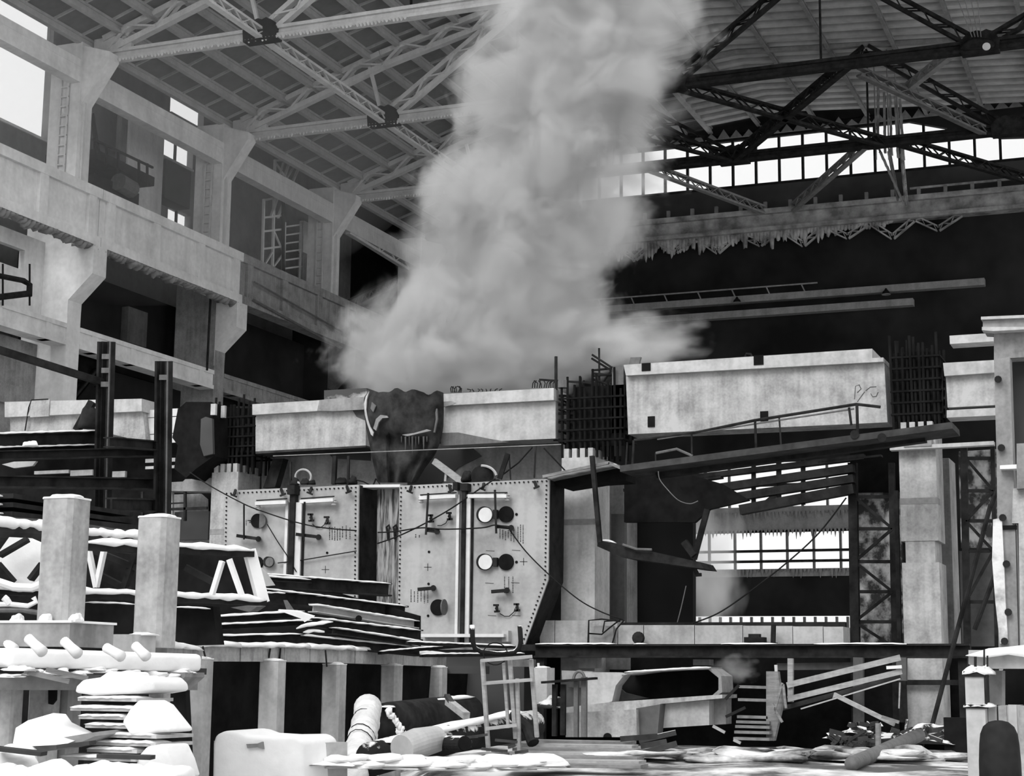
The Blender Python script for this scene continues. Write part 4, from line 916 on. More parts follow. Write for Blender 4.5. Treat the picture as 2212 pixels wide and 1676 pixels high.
part('cord', 'cable', o, lambda b: b.tube([PY(766, 1036, FY - 0.7), PY(785, 1040, FY - 0.7), PY(800, 1048, FY - 0.7)], 0.02, 5))
o = MB().bar(PY(812, 1034, FY - 0.75), PY(806, 1048, FY - 0.7), 0.03).bar(PY(812, 1034, FY - 0.75), PY(822, 1048, FY - 0.7), 0.03).build('trestle_leg', 'steel_dark'); tag(o, 'small dark trestle under the charred sleeve', 'trestle')

# ---- gangway ramp and rails
gw = thing('gangway', 'long dark gangway ramp climbing towards the tall column', 'ramp', PY(1700, 985, 39.3))
part('deck', 'gang_steel', gw, lambda b: b.bar(PY(1357, 1019, 39.3), PY(2065, 927, 39.3), 1.3, 0.15, (0, 0, 1)))
part('stringer', 'steel_dark', gw, lambda b: b.bar(PY(1420, 1024, 39.6), PY(2000, 946, 39.6), 0.3, 0.2))
hr = [(1370, 951), (1500, 935), (1630, 908), (1850, 873), (1902, 879)]
part('handrail', 'steel_dark', gw, lambda b: b.tube([PY(x, y, 38.9) for x, y in hr], 0.035, 6))
part('mid_rail', 'steel_grey', gw, lambda b: b.tube([PY(x, y, 38.9) for x, y in ((1420, 949), (1640, 914), (1845, 883))], 0.02, 6))
for x0, y0, x1, y1, w_ in ((1369, 951, 1366, 1014, 0.05), (1494, 936, 1495, 998, 0.035), (1631, 908, 1634, 980, 0.05), (1683, 900, 1688, 970, 0.035), (1851, 873, 1853, 945, 0.06), (1834, 880, 1839, 918, 0.05), (1416, 978, 1417, 1010, 0.03), (1355, 955, 1352, 1015, 0.04)):
    part('rail_post', 'steel_dark', gw, lambda b: b.bar(PY(x0, y0, 38.9), PY(x1, y1, 38.9), w_))
part('toe_board', 'steel_grey', gw, lambda b: b.tube([PY(1417, 979, 38.9), PY(1462, 970, 38.9), PY(1496, 985, 38.9)], 0.035, 6))
for x, y in ((1846, 938), (1905, 945)):
    part('end_roller', 'steel_dark', gw, lambda b: b.cyl(PY(x, y, 38.6), PY(x, y, 38.9), 0.1, 14))
pk = thing('plank_walk', 'snow-edged plank walk from the chamfered panel to the gangway', 'plank', PY(1260, 1030, 39.8))
part('board', 'wood', pk, lambda b: b.bar(PY(1187, 1034, 39.8), PY(1330, 1004, 39.8), 1.0, 0.07)); part('board', 'wood', pk, lambda b: b.bar(PY(1328, 1005, 39.8), PY(1354, 1016, 39.8), 1.0, 0.06))
part('snow_cap', 'snow', pk, lambda b: b.snow(PY(1187, 1033, 39.5), PY(1330, 1003, 39.5), 0.3, 0.06, seed=3))
fpoly([(1190, 1041), (1335, 1011), (1352, 1022), (1352, 1038), (1290, 1042), (1215, 1054)], 40.1, 0.8).build('soffit_shade', 'black', pk)  # black skirt added for the shade under the plank walk
part('batten', 'steel_dark', pk, lambda b: b.bar(PY(1222, 1019, 39.4), PY(1256, 1010, 39.4), 0.04))
o = MB().bar(PY(1279, 985, 39.2), PY(1296, 1172, 39.2), 0.1, 0.13).build('leaning_post', 'steel_dark'); tag(o, 'dark post leaning before the column by the chamfered panel', 'post')
# tarpaulin-dark enclosure behind the gangway foot
dk = thing('dark_enclosure', 'black sheeted enclosure under the gangway foot', 'enclosure', PY(1420, 1345, FY + 3.0))
fpoly([(1318, 1030), (1418, 1030), (1497, 1095), (1497, 1346), (1318, 1346)], FY + 3.8, 0.3).build('sheeting', 'deep_dark', dk)
fpoly([(1348, 1028), (1480, 1022), (1560, 1045), (1618, 1080), (1532, 1100), (1500, 1128), (1348, 1128)], FY + 0.9, 0.2).build('awning', 'black', dk)
MB().bar(PY(1528, 1100, FY + 0.4), PY(1499, 1208, FY + 0.4), 0.13).build('prop', 'steel_dark', dk)
fpoly([(1320, 1110), (1349, 1110), (1349, 1345), (1320, 1345)], FY + 2.0, 0.2).build('side_board', 'concrete_dark', dk)
lg = thing('hanging_platform', 'black hanging work platform with snow on its edge', 'platform', PY(1400, 1200, 39.8))
fpoly([(1291, 1166), (1345, 1178), (1440, 1198), (1512, 1214), (1521, 1228), (1498, 1226), (1345, 1204), (1290, 1180)], 39.6, 1.2).build('deck', 'steel_dark', lg)
part('snow_cap', 'snow', lg, lambda b: b.snow(PY(1300, 1167, 39.7), PY(1330, 1173, 39.7), 0.15, 0.06, seed=5)); part('edge_pipe', 'steel_grey', lg, lambda b: b.tube([PY(1345, 1176, 39.5), PY(1375, 1186, 39.5), PY(1408, 1187, 39.5)], 0.03, 6))
part('lamp_arm', 'steel_dark', lg, lambda b: [b.bar(PY(1497, 1222, 39.9), PY(1506, 1240, 39.9), 0.09), b.bar(PY(1502, 1242, 39.9), PY(1515, 1241, 39.9), 0.08), b.bar(PY(1478, 1170, 39.9), PY(1500, 1200, 39.9), 0.16)])
for i, (x0, y0, x1, y1, h_) in enumerate(((1478, 1034, 1868, 987, 0.13), (1500, 1062, 1845, 1012, 0.2), (1540, 1082, 1845, 1034, 0.2), (1600, 1102, 1845, 1056, 0.24), (1350, 1000 + 60, 1560, 1030, 0.08), (1770, 1000, 1905, 985, 0.05))):
    o = MB().bar(PY(x0, y0, FY + 1.1), PY(x1, y1, FY + 1.1), 0.3, h_).build('scaffold_plank', 'steel_dark'); tag(o, ['topmost black plank under the gangway', 'second black plank down under the gangway', 'third black plank down under the gangway', 'lowest thick black plank under the gangway', 'black plank half lost against the sheeted enclosure', 'short black plank by the mast head'][i], 'plank', 'black scaffold planks under the gangway')
o = fpoly([(1660, 1088), (1682, 1070), (1672, 1064), (1646, 1086)], FY + 1.2, 0.05).build('paper_scrap', 'steel_grey'); tag(o, 'grey torn scrap stuck among the black planks', 'scrap')
for x, i in ((1628, 0), (1683, 1), (1735, 2)):
    o = MB().bar(PY(x, 985 + 4 * i, FY + 1.1), PY(x, 1090, FY + 1.1), 0.1).build('hanger_post', 'steel_dark'); tag(o, ['dark hanger nearest the enclosure among the black planks', 'middle dark hanger among the black planks', 'dark hanger nearest the mast among the black planks'][i], 'post', 'hangers among the black planks')

# ---- braced masts
def mast(lab, x0, x1, yt, yb, rows, Y, w0, w1, m_back, back):
    t = thing('braced_mast', lab, 'mast', PY((x0 + x1) / 2, yb, Y), 'braced steel masts')
    part('leg', 'steel_dark', t, lambda b: b.bar(PY(x0, yt, Y), V(PY(x0 + 4, yb, Y).x, Y, -0.1), w0)); part('leg', 'steel_dark', t, lambda b: b.bar(PY(x1 - 6, yt, Y), V(PY(x1, yb, Y).x, Y, -0.1), w1))
    for i, y in enumerate(rows):
        part('rung', 'steel_dark', t, lambda b: b.bar(PY(x0, y, Y), PY(x1 - 2, y, Y), 0.08))
        if i + 1 < len(rows):
            a, c = ((x0 + 4, y), (x1 - 4, rows[i + 1])) if i % 2 == 0 else ((x1 - 4, y), (x0 + 4, rows[i + 1]))
            part('brace', 'steel_dark', t, lambda b: b.bar(PY(*a, Y - 0.05), PY(*c, Y - 0.05), 0.07))
    return t
mast('black braced mast between the end wall windows and the tall column', 1842, 1932, 1000, 1396, [1073, 1142, 1213, 1278, 1343, 1396], FY + 1.4, 0.22, 0.15, None, None)
tag(fpoly([(1836, 950), (1950, 945), (1950, 1062), (1836, 1064)], FY + 2.5, 0.2).build('wall_mast_top', 'black'), 'black sheet behind the mast head', kind='structure')
tag(fpoly([(1846, 1050), (1946, 1048), (1954, 1396), (1850, 1396)], FY + 2.6, 0.2).build('wall_frosted', 'mottled_wall'), 'mottled frost-stained sheet behind the mast', kind='structure')
o = MB().laced(PY(1936, 1060, FY + 1.0), PY(1948, 1560, FY + 1.0), 0.1, 0.14).build('cable_tray', 'steel_dark'); tag(o, 'dark knobbly cable run down beside the tall column', 'cable')
m2_ = mast('black braced mast between the tall column and the bolted pylon', 2082, 2150, 960, 1396, [990, 1060, 1125, 1190, 1300], FY + 1.0, 0.16, 0.1, None, None)
tag(fpoly([(2070, 975), (2152, 970), (2156, 1182), (2076, 1184)], FY + 1.9, 0.2).build('wall_patch', 'mottled_wall'), 'mottled sheet between the tall column and the pylon', kind='structure')
tag(fpoly([(2072, 1190), (2156, 1190), (2160, 1396), (2078, 1396)], FY + 1.9, 0.2).build('wall_dark_patch', 'concrete_dark'), 'dim sheet below the mottled one', kind='structure')
for x0, y0, x1, y1, lab in ((2010, 1580, 2140, 1090, 'long dark guy pole slanting up beside the tall column'), (2105, 1360, 2150, 1240, 'short dark guy pole beside the pylon foot'), (2140, 1095, 2200, 940, 'bent dark stay bar at the pylon bolt')):
    o = MB().cyl(PY(x0, y0, 37.5), PY(x1, y1, 37.5), 0.05, 8).build('guy_pole', 'steel_dark'); tag(o, lab, 'pole')
o = MB().bar(PY(1924, 970, FY - 0.14), PY(2148, 958, FY - 0.14), 0.27, 0.09).build('white_plank', 'concrete_pale'); tag(o, 'pale plank laid level over the tall column head', 'plank')
o = fbox(1952, 944, 2012, 964, FY - 0.3, 0.4).build('bearing_block', 'concrete_mid'); tag(o, 'grey bearing block on the tall column above the pale plank', 'block')
o = fpoly([(2051, 725), (2145, 719), (2146, 737), (2052, 743)], FY + 0.3, 0.6).build('capping_slab', 'concrete_pale'); tag(o, 'pale short slab hanging level beside the pylon head', 'slab')
# ---- bolted pylon at the frame edge
PQ = 36.0
pn = thing('bolted_pylon', 'pale bolted pylon with capping slabs at the picture edge', 'pylon', PY(2170, 1395, PQ))
fpoly([(2147, 775), (2181, 771), (2192, 1100), (2200, 1396), (2208, 1640), (2162, 1640), (2157, 1396), (2153, 1000)], PQ, 0.5).build('shaft', 'concrete_mid', pn)
fpoly([(2147, 716), (2240, 710), (2240, 770), (2147, 775)], PQ + 0.3, 0.6).build('head_block', 'concrete_mid', pn)
fpoly([(2119, 684), (2240, 679), (2240, 685), (2119, 690)], PQ, 0.9).build('cap_slab', 'concrete_pale', pn)
fpoly([(2123, 693), (2240, 687), (2240, 708), (2148, 713), (2123, 712)], PQ + 0.1, 0.8).build('cap_beam', 'concrete_mid', pn)
fpoly([(2121, 706), (2240, 706), (2240, 710), (2145, 715), (2121, 713)], PQ - 0.05, 0.3).build('cap_edge', 'concrete_pale', pn)
fpoly([(2181, 772), (2240, 768), (2240, 1640), (2212, 1640), (2205, 1396), (2196, 1100)], PQ + 0.8, 0.3).build('back_plate', 'soot_grey', pn)
fpoly([(2196, 958), (2240, 956), (2240, 1052), (2196, 1056)], PQ - 0.3, 0.2).build('side_box', 'concrete_mid', pn)
fpoly([(2188, 1055), (2240, 1050), (2240, 1396), (2204, 1396), (2200, 1130), (2186, 1130)], PQ - 0.1, 0.3).build('side_column', 'concrete', pn)
for x, y in ((2156, 819), (2163, 967), (2166, 1118), (2174, 1218), (2178, 1322), (2170, 1385)):
    part('bolt', 'steel_dark', pn, lambda b: b.cyl(PY(x, y, PQ + 0.02), PY(x, y, PQ - 0.14), 0.075, 10))
fpoly([(2145, 1122), (2164, 1118), (2168, 1200), (2172, 1300), (2178, 1390), (2160, 1390), (2150, 1300), (2143, 1210)], PQ - 0.12, 0.15).build('frost_crust', 'snowy_ground', pn)
fpoly([(2160, 1005), (2196, 1003), (2198, 1012), (2160, 1013)], PQ - 0.25, 0.3).build('clamp', 'snow', pn)
fpoly([(2160, 1135), (2196, 1134), (2196, 1143), (2160, 1144)], PQ - 0.05, 0.1).build('slot', 'black', pn)

# ---- low sill wall and the long steel beam
o_ = 0
sl = thing('sill_wall', 'low pale concrete sill wall behind the long steel beam', 'wall', PY(1490, 1396, 40.6))
br = [1165, 1198, 1272, 1334, 1390, 1500, 1604, 1668, 1712, 1778, 1822]
for i, (a, c) in enumerate(zip(br, br[1:])):
    top = 1340 if c <= 1334 else (1350 if c <= 1500 else 1349 + (c - 1500) * 0.014)
    fbox(a + 1.2, top, c - 0.3, 1400, 40.6, 0.6).build('sill_block', 'concrete' if i == 2 else 'concrete_pale', sl)
fbox(1160, 1344, 1826, 1400, 40.9, 0.2).build('backing', 'steel_dark', sl)
MB().box(PY(1160, 1395, 40.6).x, PY(1826, 1395, 40.6).x, 39.5, 41.2, PY(1490, 1398, 39.6).z - 0.1, PY(1490, 1393, 39.6).z).build('shelf', 'steel_dark', sl)
for x0, y0, x1, y1, lab in ((1366, 1370, 1392, 1390, 'dark valve wheel'), (1607, 1374, 1650, 1392, 'dark box')):
    pass
o = MB(); c_ = PY(1379, 1378, 40.3); o.lathe([(0.05, -0.1), (0.14, -0.08), (0.16, 0), (0.14, 0.08), (0.05, 0.1)], c_, 14, 'Y'); o.bar(c_ + V(-0.12, -0.05, 0), c_ + V(0.12, -0.05, 0), 0.05); o = o.build('valve_wheel', 'steel_dark'); tag(o, 'dark round valve sitting on the long steel beam', 'valve')
o = fbox(1607, 1376, 1650, 1392, 40.2, 0.3).build('junction_case', 'steel_dark'); part('lid', 'steel_dark', o, lambda b: b.box(PY(1616, 1374, 40.2).x, PY(1640, 1374, 40.2).x, 40.22, 40.4, PY(1628, 1377, 40.2).z, PY(1628, 1369, 40.2).z)); tag(o, 'flat dark case sitting on the long steel beam', 'case')
o = MB().ibar(PY(1670, 1391, 40.3), PY(1671, 1349, 40.3), 0.1, 0.1).build('stub_post', 'steel_dark'); part('foot', 'steel_dark', o, lambda b: b.box(PY(1662, 1390, 40.3).x, PY(1678, 1390, 40.3).x, 40.2, 40.4, PY(1670, 1392, 40.3).z, PY(1670, 1388, 40.3).z)); tag(o, 'short dark stub post on the sill wall near the mast', 'post')
o = fbox(1283, 1352, 1325, 1394, 40.45, 0.1).build('wire_frame', 'concrete_mid'); tag(o, 'wired board leaning on the sill wall near the chamfered panel', 'board')
part('wire', 'cable', o, lambda b: [b.tube([PY(x, y, 40.3) for x, y in s_], 0.02, 5) for s_ in ([(1270, 1394), (1272, 1340), (1300, 1337), (1340, 1342)], [(1272, 1368), (1300, 1370), (1318, 1355), (1340, 1338)], [(1302, 1366), (1306, 1342), (1330, 1340)], [(1322, 1392), (1332, 1358), (1348, 1340)])])
o = MB().ibar(PY(1157, 1406, 39.4), PY(2096, 1406, 39.4), 0.3, 0.32, 0.045).build('long_steel_beam', 'steel_dark'); tag(o, 'long black steel beam lying in front of the sill wall', 'beam')
for x0, x1 in ((1160, 1330), (1372, 1396), (1560, 1680), (1760, 1960)): part('snow_line', 'snow', o, lambda b: b.snow(PY(x0, 1391, 39.35), PY(x1, 1391, 39.35), 0.25, 0.035, seed=x0))
for x in (1170, 2080): part('prop', 'steel_dark', o, lambda b: b.bar(PY(x, 1418, 39.5), V(PY(x, 1418, 39.5).x, 39.5, -0.1), 0.2))
# glimpses under the long beam
tag(fbox(1150, 1416, 2098, 1640, FY + 1.6, 0.3).build('wall_pit_dark', 'black'), 'black sheet added for the dark hollow under the long steel beam', kind='structure')  # black sheet added to get the darkness under the beam
o = fbox(1290, 1418, 1352, 1446, FY + 0.9, 0.4).build('footing', 'concrete_mid'); tag(o, 'grey footing glimpsed below the enclosure', 'block')
o = fpoly([(1236, 1420), (1286, 1420), (1286, 1443), (1250, 1443), (1250, 1428), (1236, 1426)], 40.2, 0.5).build('footing', 'concrete_pale'); tag(o, 'pale notched footing under the long steel beam', 'block')
o = fbox(1497, 1424, 1532, 1437, FY - 1, 0.4).build('footing', 'concrete'); tag(o, 'small pale footing just above the trough roof', 'block')
# ================================================================== LEFT: BLACK STEELWORK, STACKS AND PILES
def pxm(px, d): return px * d / FPX
def gb_(x0, y0, d0, x1, y1, d1, w, h, kind='bar'):
    b = MB(); getattr(b, kind)(PD(x0, y0, d0), PD(x1, y1, d1), w, h); return b
# backing and pale glimpses
o = fpoly([(-40, 955), (330, 962), (345, 975), (470, 1010), (470, 1640), (-40, 1640)], FY + 1.5, 0.2).build('dark_backing', 'black'); tag(o, 'black sheet added for the darkness behind the steel stacks', 'dark_backing')  # black sheet added to make the darkness behind the stacks
for x0, y0, x1, y1, lab in ((74, 1016, 148, 1023, 'thin painted sliver of light far back at the picture edge'), (152, 1015, 200, 1027, 'longer painted sliver of light beside the first black upright'), (228, 1018, 270, 1031, 'short painted sliver of light between the black uprights')):
    fbox(x0, y0, x1, y1, FY + 1.2, 0.1).build('light_sliver', 'concrete_pale', o, label=lab)  # pale boxes painted in as slivers of light
o = fpoly([(4, 1003), (30, 997), (78, 996), (70, 1006), (30, 1011)], FY + 1.1, 0.1).build('glint_sheet', 'steel_pale', o)  # pale plate made as one more sliver of light
wp = thing('bright_panes', 'white sections painted as distant bright panes behind the second black upright', 'board', PY(350, 957, FY + 0.3))  # white sections stand in for distant bright windows and sky
for y0, y1 in ((884, 900), (902, 936), (938, 957)): fbox(315, y0, 383, y1, FY + 0.3, 0.05).build('section', 'white_steel', wp)
for y0, y1 in ((990, 998), (1006, 1012)): fbox(314, y0, 378, y1, FY + 0.6, 0.05).build('section', 'concrete_pale', wp)
hp = thing('tarred_hopper', 'black tarred hopper beside the white painted panes', 'hopper', PY(410, 1030, 40.6))
fpoly([(384, 884), (402, 868), (455, 868), (462, 900), (462, 985), (424, 1012), (402, 1032), (376, 1012), (384, 962), (372, 945)], 40.6, 1.0).build('body', 'black', hp)
fpoly([(434, 905), (444, 900), (458, 904), (460, 980), (440, 985), (432, 960)], 40.5, 0.1).build('grey_side', 'soot_grey', hp)  # lighter grey face on one side of the hopper
fbox(455, 872, 465, 896, 40.5, 0.1).build('bright_strip', 'concrete_pale', hp); fbox(477, 876, 485, 902, 40.9, 0.1).build('bright_strip', 'concrete_pale', hp)
kk = thing('pale_kiosk', 'pale arched recess below the tarred hopper', 'kiosk', PY(415, 1170, FY + 0.8))
fpoly([(357, 1042), (395, 1040), (400, 1035), (470, 1032), (480, 1062), (357, 1060)], FY + 0.3, 0.5).build('canopy', 'concrete_mid', kk)
fpoly([(376, 1068), (432, 1066), (446, 1078), (448, 1170), (376, 1180)], FY + 1.2, 0.1).build('back_board', 'concrete_mid', kk)
fpoly([(355, 1060), (372, 1062), (372, 1112), (355, 1100)], FY + 0.6, 0.1).build('side_post', 'concrete_pale', kk)
fbox(376, 1105, 450, 1166, FY + 1.0, 0.1).build('dark_panel', 'soot_grey', kk)
part('cross_bar', 'steel_dark', kk, lambda b: b.bar(PY(310, 1102, FY + 0.2), PY(448, 1097, FY + 0.2), 0.07)); part('cross_bar', 'steel_dark', kk, lambda b: b.bar(PY(310, 1090, FY + 0.2), PY(400, 1086, FY + 0.2), 0.04))
for x in (308, 400): part('upright', 'steel_dark', kk, lambda b: b.bar(PY(x, 1062, FY + 0.2), PY(x, 1125, FY + 0.2), 0.07))
# black uprights
for x0, y0, x1, y1, w, lab, hp_ in ((230, 738, 220, 1120, 0.27, 'tall black steel upright in front of the pale precast beam', [(229, 770), (228, 800), (227, 830)]), (354, 780, 350, 1150, 0.24, 'shorter black steel upright by the white painted panes', [(353, 815)])):
    t = thing('steel_upright', lab, 'upright', PD(x1, y1, 33), 'black steel uprights')
    part('web', 'steel_dark', t, lambda b: b.bar(PD(x0, y0, 33.1), PD(x1, y1, 33.1), 0.05, w, (0, 1, 0)))
    for k in (-1, 1): part('flange', 'steel_dark', t, lambda b: b.bar(PD(x0 + k * 11, y0, 33), PD(x1 + k * 11, y1, 33), 0.05, 0.2, (0, 1, 0)))
    for x, y in hp_: part('batten_plate', 'steel_grey', t, lambda b: b.bar(PD(x - 9, y, 32.9), PD(x + 9, y, 32.9), 0.02, 0.1))
    part('edge_glint', 'steel_grey', t, lambda b: b.bar(PD(x0 + 8, y0, 32.85), PD(x1 + 8, y1, 32.85), 0.02, 0.03, (0, 1, 0)))
o = MB().bar(PD(-20, 750, 31), PD(222, 826, 33), 0.1, 0.13).build('raking_strut', 'steel_dark'); tag(o, 'black raking strut running down to the tall upright', 'strut')
part('pale_edge', 'concrete_pale', o, lambda b: b.bar(PD(-20, 744, 31), PD(222, 820, 33), 0.08, 0.018))  # paler strip along the upper edge of the strut
o = MB().bar(PD(200, 868, 33.5), PD(166, 930, 33.5), 0.12, 0.14).build('raking_strut', 'steel_dark'); tag(o, 'short black strut propping the tall upright', 'strut')
o = MB().lump(PD(192, 925, 33.4), 0.2, 0.2, 0.5, 3, 0.2).build('sack', 'steel_dark'); tag(o, 'dark sack against the tall upright', 'sack')
# level black beams with snow
for x0, y0, x1, y1, hpx, lab, sn in ((-30, 953, 212, 946, 30, 'snow-topped black beam running into the tall upright', True), (-30, 975, 210, 968, 14, 'second black beam under the snow-topped one', True), (-30, 985, 345, 976, 20, 'third black beam down, ending at the shorter upright', False), (235, 955, 350, 964, 22, 'short black beam between the two uprights', False), (-30, 1040, 345, 1046, 26, 'thick black beam below the pale light slivers', False), (240, 1090, 345, 1092, 30, 'lowest black beam between the two uprights', False)):
    o = MB().ibar(PD(x0, y0, 31), PD(x1, y1, 33.4), 0.22, pxm(hpx, 32)).build('level_beam', 'steel_dark'); tag(o, lab, 'beam', 'level black beams by the uprights')
    if sn: part('snow_line', 'snow', o, lambda b: b.snow(PD(x0, y0 - hpx / 2, 30.9), PD(x1, y1 - hpx / 2, 33.3), 0.16, 0.035, seed=int(y0)))
o = MB().lump(PD(66, 964, 30.8), 0.15, 0.12, 0.10, 4).build('snow_clump', 'snow'); tag(o, 'clump of snow on the second black beam', 'snow')

# stacked plates and snowy logs behind the big posts
for i, (x0, y0, x1, y1, lab) in enumerate(((-30, 1066, 235, 1106, 'upper dark plate with a thread of snow behind the big post'), (-30, 1085, 235, 1122, 'lower dark plate with a thread of snow behind the big post'), (-30, 1105, 265, 1136, 'bottom dark plate resting on the snowy log'))):
    o = MB().bar(PD(x0, y0 + 6, 25), PD(x1, y1 + 6, 28.5), 0.9, 0.07).build('steel_plate', 'steel_dark'); tag(o, lab, 'plate', 'dark plates behind the big posts')
    part('snow_line', 'snow', o, lambda b: b.snow(PD(x0, y0 + 2, 24.6), PD(x1, y1 + 2, 28.1), 0.12, 0.03, seed=i))
lgm = thing('snowy_log', 'thick snow-caked log lying behind the two big posts', 'log', PD(150, 1180, 24))
part('trunk', 'wood_dark', lgm, lambda b: b.tube([PD(-40, 1140, 22.5), PD(130, 1150, 23.5), PD(310, 1176, 25)], 0.17, 12)); part('snow_cap', 'snow', lgm, lambda b: b.snow(PD(-40, 1131, 22.4), PD(308, 1166, 24.8), 0.32, 0.13, seed=9, seg=34))
# lying lattice girder
lt = thing('lattice_girder', 'snow-lined lattice girder lying on its side behind the big posts', 'girder', PD(300, 1300, 24))
def seg(nm, x0, y0, d0, x1, y1, d1, w, h, snow_=True, m_='steel_dark'):
    o = part(nm, m_, lt, lambda b: b.bar(PD(x0, y0, d0), PD(x1, y1, d1), w, h))
    if snow_: part('snow_cap', 'snow', o, lambda b: b.snow(PD(x0, y0 - h / 2 * FPX / d0 + 2, d0 - 0.05), PD(x1, y1 - h / 2 * FPX / d1 + 2, d1 - 0.05), w * 1.1, 0.085, seed=int(x0 + y1)))
seg('top_chord', 180, 1180, 22, 540, 1196, 24, 0.2, 0.1); seg('bottom_chord', -30, 1276, 20.5, 566, 1302, 24, 0.2, 0.08)
seg('end_post', 538, 1188, 24, 568, 1302, 24, 0.12, 0.16, False, 'snow')
for x0, y0, x1, y1 in ((192, 1190, 208, 1268), (225, 1188, 208, 1268), (480, 1212, 458, 1284), (495, 1208, 522, 1285)):
    part('web_bar', 'snow', lt, lambda b: b.bar(PD(x0, y0, 23), PD(x1, y1, 23), 0.06, 0.07, (0, 1, 0)))
for x0, y0, x1, y1 in ((180, 1180, 300, 1228), (300, 1175, 262, 1290), (212, 1240, 280, 1275), (400, 1225, 470, 1262)):
    part('web_bar', 'steel_dark', lt, lambda b: b.bar(PD(x0, y0, 23.3), PD(x1, y1, 23.3), 0.08, 0.09, (0, 1, 0)))
fpoly([(270, 1176), (540, 1190), (566, 1290), (270, 1290)], 22.5, 0.1).build('shadow_backing', 'black', lt)  # black sheet standing in for shadow behind the lattice
sheet = thing('tin_sheet', 'crumpled snow-white sheet with dark straps at the picture edge', 'sheet', PD(50, 1270, 20.3))
part('sheet', 'snow', sheet, lambda b: b.prism([PD(x, y, 20.3) for x, y in ((20, 1160), (60, 1162), (90, 1175), (100, 1200), (92, 1265), (30, 1262), (0, 1235), (-5, 1195))], (0.02, 0.06, 0)))
for x0, y0, x1, y1 in ((0, 1200, 60, 1165), (-5, 1218, 30, 1258), (66, 1252, 92, 1218)): part('strap', 'steel_dark', sheet, lambda b: b.bar(PD(x0, y0, 20.1), PD(x1, y1, 20.1), 0.05, 0.1, (0, 1, 0)))
part('rolled_edge', 'snow', sheet, lambda b: b.tube([PD(-10, 1255, 20), PD(30, 1268, 20), PD(70, 1270, 20), PD(100, 1258, 20)], 0.05, 8))
bk_ = thing('bent_bracket', 'snow-lined bent bracket lying low at the picture edge', 'bracket', PD(40, 1320, 19.5))
part('rail', 'snow', bk_, lambda b: b.tube([PD(-10, 1306, 19.5), PD(20, 1305, 19.5), PD(60, 1309, 19.5), PD(78, 1300, 19.5), PD(72, 1290, 19.5)], 0.03, 8)); part('rail', 'steel_grey', bk_, lambda b: b.tube([PD(-10, 1318, 19.5), PD(50, 1318, 19.5), PD(85, 1324, 19.5)], 0.03, 8))
part('hook', 'snow', bk_, lambda b: b.tube([PD(20, 1305, 19.5), PD(14, 1295, 19.5), PD(8, 1290, 19.5)], 0.04, 8))
o = fpoly([(-30, 1290), (290, 1300), (460, 1310), (470, 1392), (396, 1394), (394, 1660), (-30, 1660)], 23.0, 0.2).build('shadow_board', 'black'); tag(o, 'black sheet added for the shade under the lattice girder', 'board')  # black sheet standing in for shadow below the girder
for i, (x0, y0, x1, y1) in enumerate(((184, 1301, 288, 1305), (380, 1311, 450, 1315))):
    o = MB().snow(PD(x0, y0, 21.6), PD(x1, y1, 22), 0.1, 0.02, seed=i).build('snow_line', 'snow'); tag(o, ['thread of snow between the two big posts', 'thread of snow beyond the second big post'][i], 'snow')

# ---- the two big octagonal posts and their snowy platform
def oct_post(name, lab, x, ytop, ybot, d, w, m_, grp, cap=True, ch=0.13):
    p = PD(x, ytop, d); q = PD(x, ybot, d); c = w * ch; a = w / 2
    ring = [(-a, -a + c), (-a + c, -a), (a - c, -a), (a, -a + c), (a, a - c), (a - c, a), (-a + c, a), (-a, a - c)]
    t = thing(name, lab, 'post', (p.x, p.y, q.z), grp)
    part('shaft', m_, t, lambda b: b.prism([V(p.x + u, p.y + v, q.z) for u, v in ring], (0, 0, p.z - q.z)))
    if cap:
        def sn(b):
            b.prism([V(p.x + u * 1.04, p.y + v * 1.04, p.z) for u, v in ring], (0, 0, 0.02)); b.lump(V(p.x, p.y, p.z + 0.015), w * 0.5, w * 0.5, 0.045, int(x), 0.2, 16, 5)
        part('snow_cap', 'snow', t, sn, smooth=False)
    return t
oct_post('concrete_post', 'big octagonal concrete post with a thin snow cap, the taller of the two', 145, 1080, 1345, 18.9, 0.405, 'concrete', 'big octagonal posts')
pc = oct_post('concrete_post', 'big octagonal concrete post with a crack, nearer the lattice girder end', 345, 1120, 1400, 20.9, 0.405, 'concrete', 'big octagonal posts')
part('crack', 'steel_dark', pc, lambda b: b.tube([PD(313, 1247, 20.63), PD(312, 1270, 20.63), PD(306, 1310, 20.63), PD(297, 1360, 20.63)], 0.006, 4))
part('chip', 'concrete_dark', pc, lambda b: b.prism([PD(x, y, 20.66) for x, y in ((312, 1244), (326, 1244), (319, 1256), (313, 1254))], (0, 0.02, 0)))
cp = thing('pile_cap', 'snow-topped square cap under the taller big post', 'block', PD(100, 1395, 18.6))
p = PD(100, 1370, 18.6)
part('block', 'concrete_mid', cp, lambda b: b.box(PD(14, 1370, 18.6).x, PD(190, 1370, 18.6).x + 0.1, p.y - 0.3, p.y + 0.5, PD(100, 1398, 18.6).z, PD(100, 1347, 18.6).z))
zt_ = PD(100, 1347, 18.6).z
def cap_snow(b):
    b.box(p.x - 0.5, p.x + 0.55, p.y - 0.32, p.y + 0.52, zt_, zt_ + 0.025)
    for x in (20, 100, 185): b.lump(V(PD(x, 1340, 18.4).x, p.y - 0.2, zt_ + 0.01), 0.07, 0.1, 0.09, x, 0.2)
part('snow_cap', 'snow', cp, cap_snow, smooth=False)
sp = thing('snowy_platform', 'snow-buried timber platform below the two big posts', 'platform', PD(200, 1450, 18.2))
pc0, pc1 = PD(-40, 1420, 18.0), PD(385, 1432, 19.6)
